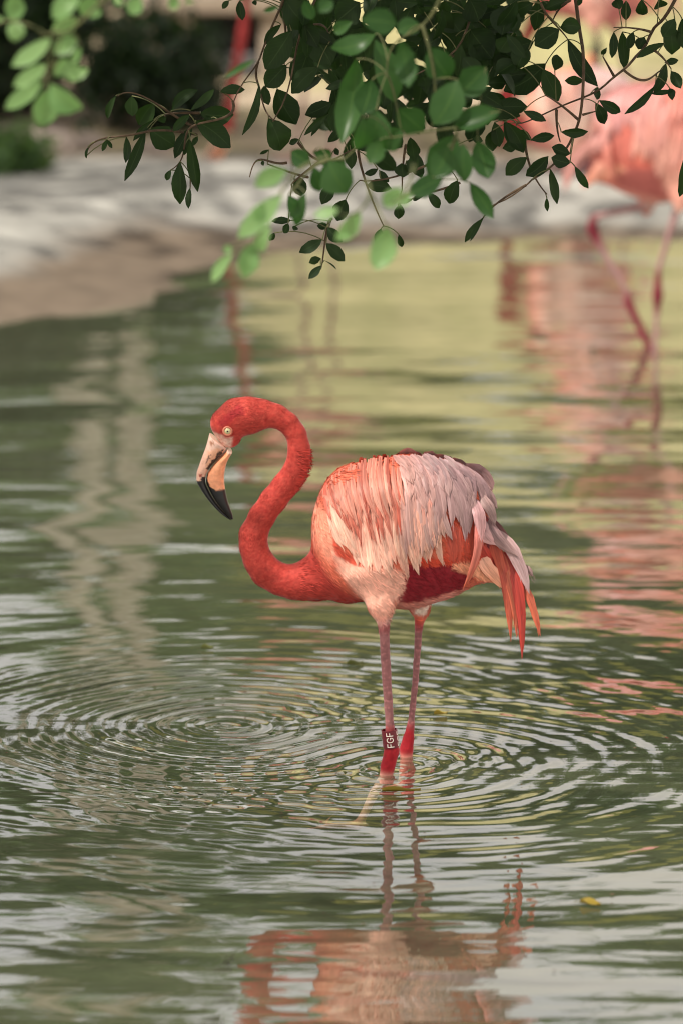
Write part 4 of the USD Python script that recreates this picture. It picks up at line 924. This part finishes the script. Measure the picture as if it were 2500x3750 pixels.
TWIGS = {   # frame: chain of points; first point is the thick end
 'dark': [('b', '690 -260 620 0 580 100 500 280 440 430 380 590 250 770 140 980'), ('a', '1445 310 1240 500 1080 540 990 680 940 890 850 970'), ('a', '1135 425 840 430 800 455'), ('a', '1050 545 840 420 690 320 500 235 345 262'), ('a', '1100 632 900 600 640 600 430 640 240 660 70 750 45 850'), ('a', '1040 700 1040 900 1037 1150'),
          ('d', '1640 -300 1500 0 1380 180 1310 260 1270 350 1190 450 1090 560 1000 630 910 710 740 800 540 880 400 945 200 1010'), ('d', '660 -330 690 20 720 250 745 400 750 650 740 820 710 1000 660 1120 620 1200 500 1350 330 1470 300 1500 170 1600 30 1670 -20 1760'),
          ('d', '710 980 540 840 440 780'), ('d', '400 20 440 100 550 230 622 320'), ('d', '1080 570 1240 655 1350 600 1430 580'), ('d', '1320 400 1420 490 1470 560'), ('d', '1000 620 910 460'), ('d', '1310 260 1180 230 1000 222'), ('d', '640 0 560 60 490 190'), ('d', '530 900 540 1080 560 1160'), ('d', '740 940 850 910'), ('d', '270 1150 320 1380 450 1590'),
          ('b', '620 100 640 260 640 420 630 640'), ('b', '380 590 360 700 390 830 450 1050 540 1150'), ('b', '1000 -200 800 270 700 720 520 1160'), ('b', '800 270 1000 240 1060 400'), ('c', '1250 -300 1040 340 910 520 600 700 440 800'), ('c', '910 520 1300 600 1500 560'), ('e', '670 40 830 170 960 145 1100 80'), ('e', '830 170 700 270 620 345'), ('e', '740 290 600 250 450 195'), ('e', '590 185 430 165 350 200 322 290'), ('e', '910 590 870 700 850 850 832 950'), ('e', '1700 150 1500 240 1200 315 1110 312'), ('e', '1100 100 1130 250 1180 400 1282 640'), ('e', '1440 60 1415 290 1413 380'), ('f', '1400 620 1200 740 1050 880'), ('f', '860 600 720 650 570 690 400 770')],
 'mid': [('c', '900 -300 640 240 400 390 300 700'), ('c', '640 240 760 800 720 1250'), ('f', '1000 130 600 180 300 230'), ('f', '830 200 640 560 430 690'), ('e', '1000 160 850 180 700 300 600 420')],
 'lit': [('g', '-300 230 0 185 150 175 260 210 330 260 430 260'), ('g', '950 -160 870 -10 800 40 560 250 430 260 410 450 370 690'), ('g', '110 -200 120 100 120 170'), ('e', '900 150 590 330 450 600 330 760 200 850'), ('e', '1180 380 1240 520 1300 650'), ('e', '1500 200 1440 400 1330 480'), ('e', '1150 300 1180 420 1050 560 960 540'), ('g', '1300 -200 1200 -60 1150 -30')]}
DEPTH = {'dark': 9.93, 'mid': 8.85, 'lit': 8.0}
ltree = thing('overhanging_tree', 'tree on the right bank whose dark leafy branches hang over the flamingo', 'tree', (4.75, 10.4, .1))
rtree = thing('overhanging_tree', 'tree on the left bank holding the bright leaves in front of the dark ones', 'tree', (-3.75, 8.4, .1))
def add_limbs(parent, origin, paths, r):
    ms = []
    for pth, ra, rb in paths:
        p = smooth_path(np.array(pth) - origin, 26); ms.append(tube(p, np.linspace(ra, rb, 26), 10))
    obj('trunk', ms[0], m_bark, parent)
    for m_ in ms[1:]: obj('limb', m_, m_bark, parent)
lo_, ro_ = np.array([4.75, 10.4, .1]), np.array([-3.75, 8.4, .1])
add_limbs(ltree, lo_, [([(4.75, 10.4, -.1), (4.7, 10.4, 1.2), (4.4, 10.3, 2.3), (4.2, 10.4, 4.2)], .15, .05), ([(4.5, 10.35, 1.9), (2.6, 10.1, 2.25), (1.0, 9.95, 2.1), (-.9, 9.95, 1.95)], .075, .012), ([(2.8, 10.1, 2.2), (1.4, 9.1, 2.1), (.1, 8.85, 1.9)], .04, .01)], 0)
add_limbs(rtree, ro_, [([(-3.75, 8.4, -.1), (-3.7, 8.4, 1.2), (-3.4, 8.45, 2.6), (-3.3, 8.4, 4.0)], .12, .04), ([(-3.6, 8.4, 1.8), (-2.0, 8.2, 2.1), (-.9, 8.0, 2.0), (.4, 8.0, 1.85)], .05, .01)], 0)
LIMB = {'dark': (np.array([(-.9, 9.95, 1.95), (1.0, 9.95, 2.1), (2.6, 10.1, 2.25)]), ltree, lo_), 'mid': (np.array([(.1, 8.85, 1.9), (1.4, 9.1, 2.1)]), ltree, lo_), 'lit': (np.array([(-2.0, 8.2, 2.1), (-.9, 8.0, 2.0), (.4, 8.0, 1.85)]), rtree, ro_)}
rng = np.random.default_rng(77)
MATL = {'dark': m_leaf_shaded, 'mid': m_leaf_mid, 'lit': m_leaf_sunlit}
PIXM = 1 / F
branches = {}
for kind in ('dark', 'mid', 'lit'):
    line, tree, org = LIMB[kind]; Yd = DEPTH[kind]
    tw = []
    for n_, (fr, s) in enumerate(TWIGS[kind]):
        x0, y0, k = RG[fr]; a = np.array(s.split(), float).reshape(-1, 2)
        ph = rng.uniform(0, 6)
        P = [at(x0 + x / k, y0 + y / k, Yd + .06 * math.sin(ph + i * .9)) for i, (x, y) in enumerate(a)]
        hang = a[0][1] < -100
        if hang:   # runs on up to the limb
            q = line[np.argmin(np.abs(line[:, 0] - P[0][0]))] * .5 + .5 * np.array([P[0][0], Yd, np.interp(P[0][0], line[:, 0], line[:, 2])])
            P = [q, (q + P[0]) / 2 + [0.02, 0, .02]] + P
        sp_ = smooth_path(P, 10 + 4 * len(P)) - org
        r0 = .0062 if hang else .0028
        if kind == 'lit': r0 *= 1.0
        tw.append(sp_ + org)
        b = obj('branch' if hang else 'twig', tube(sp_, np.linspace(r0, .0011, len(sp_)), 6), m_twig if kind == 'dark' else m_twig_green, tree)
    tw = np.vstack(tw); kt = cKDTree(tw)
    for fr, s in LEAVES[kind].items():
        x0, y0, k = RG[fr]
        for (bx_, by_, tx_, ty_, w_) in np.array(s.split(), float).reshape(-1, 5):
            Yl = Yd + rng.uniform(-.07, .07) + (rng.uniform(-.25, .25) if kind == 'mid' else 0)
            B = at(x0 + bx_ / k, y0 + by_ / k, Yl)
            T = at(x0 + tx_ / k, y0 + ty_ / k, Yl + rng.uniform(-.02, .02))
            wm = w_ / k * Yl / F * 1.02
            v, f, uv = leaf_mesh(B - org, T - org, wm * 1.08, rng, rng.uniform(.05, .5), rng.normal(0, .12), rng.normal(0, .3))
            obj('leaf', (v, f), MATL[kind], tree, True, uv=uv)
            d_, j = kt.query(B)
            if d_ < .16:
                q = tw[j]; mid = (q + B) / 2 + [0, 0, .1 * d_]
                obj('leaf_stalk', tube(smooth_path([q, mid, B], 6) - org, [.0011, .001, .001, .001, .001, .0012], 5), m_twig_green, tree)
# the thick of the branch: more leaves, dark, behind and among the measured ones
from shapely.geometry import Polygon, Point
dense = Polygon([(1080, -60), (1950, -60), (1900, 120), (1830, 260), (1790, 420), (1640, 500), (1500, 520), (1400, 560), (1250, 560), (1180, 420), (1080, 230), (1060, 120)])
n_ = 0
DENSE_N = 300 - _used[ltree.GetPath().pathString + '/leaf']
while n_ < DENSE_N:
    x, y = rng.uniform(1050, 1950), rng.uniform(-60, 600)
    if not dense.contains(Point(x, y)): continue
    n_ += 1
    th = rng.normal(math.pi / 2, 1.0); ln = rng.uniform(75, 130)
    Yl = rng.uniform(9.75, 10.5)
    B = at(x, y, Yl); T = at(x + ln * math.cos(th), y + ln * math.sin(th), Yl + rng.uniform(-.03, .03))
    v, f, uv = leaf_mesh(B - lo_, T - lo_, ln * rng.uniform(.42, .62) * Yl / F, rng, rng.uniform(.08, .3), rng.normal(0, .08), rng.normal(0, .4))
    obj('leaf', (v, f), m_leaf_shaded, ltree, True, uv=uv)
# crowns above the frame
def crown_over(parent, org, cs, n, mat, seed, spread=.16, size=.045):
    rg = np.random.default_rng(seed)
    cl = ell_points(cs, 90, rg)
    v, f = leaf_cards(cl, spread, n, size, rg, .6)
    c = v.reshape(-1, 4, 3).mean(1)
    top = CAM_H - c[:, 1] * math.tan(math.radians(6.0)) + .10
    ok = (c[:, 2] > top) & ((c[:, 1] > 9.3) | (c[:, 0] > .9) | (c[:, 0] < -1.3)) | (np.abs(c[:, 0]) > 1.3 )
    v = v.reshape(-1, 4, 3)[ok].reshape(-1, 3); i = np.arange(ok.sum())[:, None] * 4
    obj('crown', (v - org, np.vstack([np.hstack([i, i + 1, i + 2]), np.hstack([i, i + 2, i + 3])])), mat, parent, False, kind='stuff')
crown_over(ltree, lo_, [(3.6, 10.4, 3.6, 1.6, 1.5, 1.3), (1.7, 10.1, 2.7, 1.1, 1.0, .6), (.2, 9.8, 2.35, 1.1, .7, .45), (-.4, 9.6, 2.5, .7, .6, .4)], 16000, m_crown_a, 61)
crown_over(rtree, ro_, [(-3.3, 8.4, 3.7, 1.0, 1.2, 1.0), (-2.2, 8.5, 3.0, .8, .9, .6)], 6000, m_crown_d, 62)

# ---------------------------------------------------------------- leaves floating on the pond
def floating(label, sx, sy, ln, w, ang, mat):
    p = ground(sx, sy, .003)
    d = np.array([math.cos(ang), math.sin(ang), 0]) * ln / 2
    v, f, uv = leaf_mesh(-d, d, w, np.random.default_rng(int(sx)), .18, .1)
    s = np.array([-math.sin(ang), math.cos(ang), 0])
    k = np.tile([-1, -.5, 0, .5, 1], NL); i = np.repeat(np.arange(NL), 5)
    v = -d + 2 * d * _lt[i][:, None] + s * (w / 2 * _lp[i] * k)[:, None] + np.array([0, 0, 1]) * (.006 * np.abs(k) * (1 + .5 * np.sin(i)) )[:, None]
    t = thing('floating_leaf', label, 'leaf', p)
    obj('blade', (v, f), mat, t, True, uv=uv)
    obj('stalk', tube([-d * 1.0, -d * 1.3 + [0, 0, .003], -d * 1.6], .0009, 5), m_twig_green, t)
m_olive = leaf_mat('olive_leaf_look', (.1, .11, .03), (.19, .2, .07), (.15, .17, .04), .5, .15, (.2, .2, .08))
m_yellow = leaf_mat('yellow_leaf_look', (.19, .13, .015), (.33, .24, .04), (.25, .18, .03), .4, .2)
floating('yellow leaf floating on the water at the lower right', 2160, 3313, .038, .026, -.5, m_yellow)
floating('pale green leaf floating on the ripples left of the legs', 1300, 2433, .034, .022, .3, m_olive)
floating('small brownish leaf floating right of the legs', 1612, 2617, .026, .014, .2, m_yellow)
floating('thin yellow leaf floating just in front of the legs', 1468, 2898, .07, .008, .05, m_yellow)
floating('small pale green leaf floating at the left above the rings', 760, 2375, .024, .013, .1, m_olive)

ms_ = []
rng = np.random.default_rng(99)
while len(ms_) < 170:
    x, y = rng.uniform(1000, 1990), rng.uniform(-80, 560)
    if not dense.contains(Point(x, y)) or rng.uniform() < (y - 150) / 600: continue
    th = rng.normal(math.pi / 2, 1.1); ln = rng.uniform(75, 130); Yl = rng.uniform(9.8, 10.7)
    B = at(x, y, Yl); T = at(x + ln * math.cos(th), y + ln * math.sin(th), Yl + rng.uniform(-.03, .03))
    v, f, uv = leaf_mesh(B - lo_, T - lo_, ln * rng.uniform(.42, .62) * Yl / F, rng, rng.uniform(.08, .3), rng.normal(0, .08), rng.normal(0, .45))
    ms_.append((v, f, uv))
v, f = merge([m_[:2] for m_ in ms_])
obj('leaves', (v, f), m_leaf_shaded, ltree, True, uv=np.vstack([m_[2] for m_ in ms_]), kind='stuff')

rng = np.random.default_rng(123)
v_, f_, n_ = [], [], 0
for _ in range(70):
    p = ground(rng.uniform(-100, 2600), rng.uniform(2250, 3700), .003); r_ = rng.uniform(.0012, .0045)
    k = 6; th = np.linspace(0, 2 * math.pi, k + 1)[:-1] + rng.uniform(0, 3); st_ = rng.uniform(.25, 1)
    v_ += [p + [r_ * math.cos(a) , r_ * st_ * math.sin(a) * rng.uniform(.7, 1.3), 0] for a in th] + [p + [0, 0, .0012]]
    f_ += [(n_ + k, n_ + j, n_ + (j + 1) % k) for j in range(k)]; n_ += k + 1
obj('floating_specks', (np.array(v_), np.array(f_)), m_twig, None, False, label='tiny specks of debris drifting on the pond surface', cat='debris', kind='stuff')
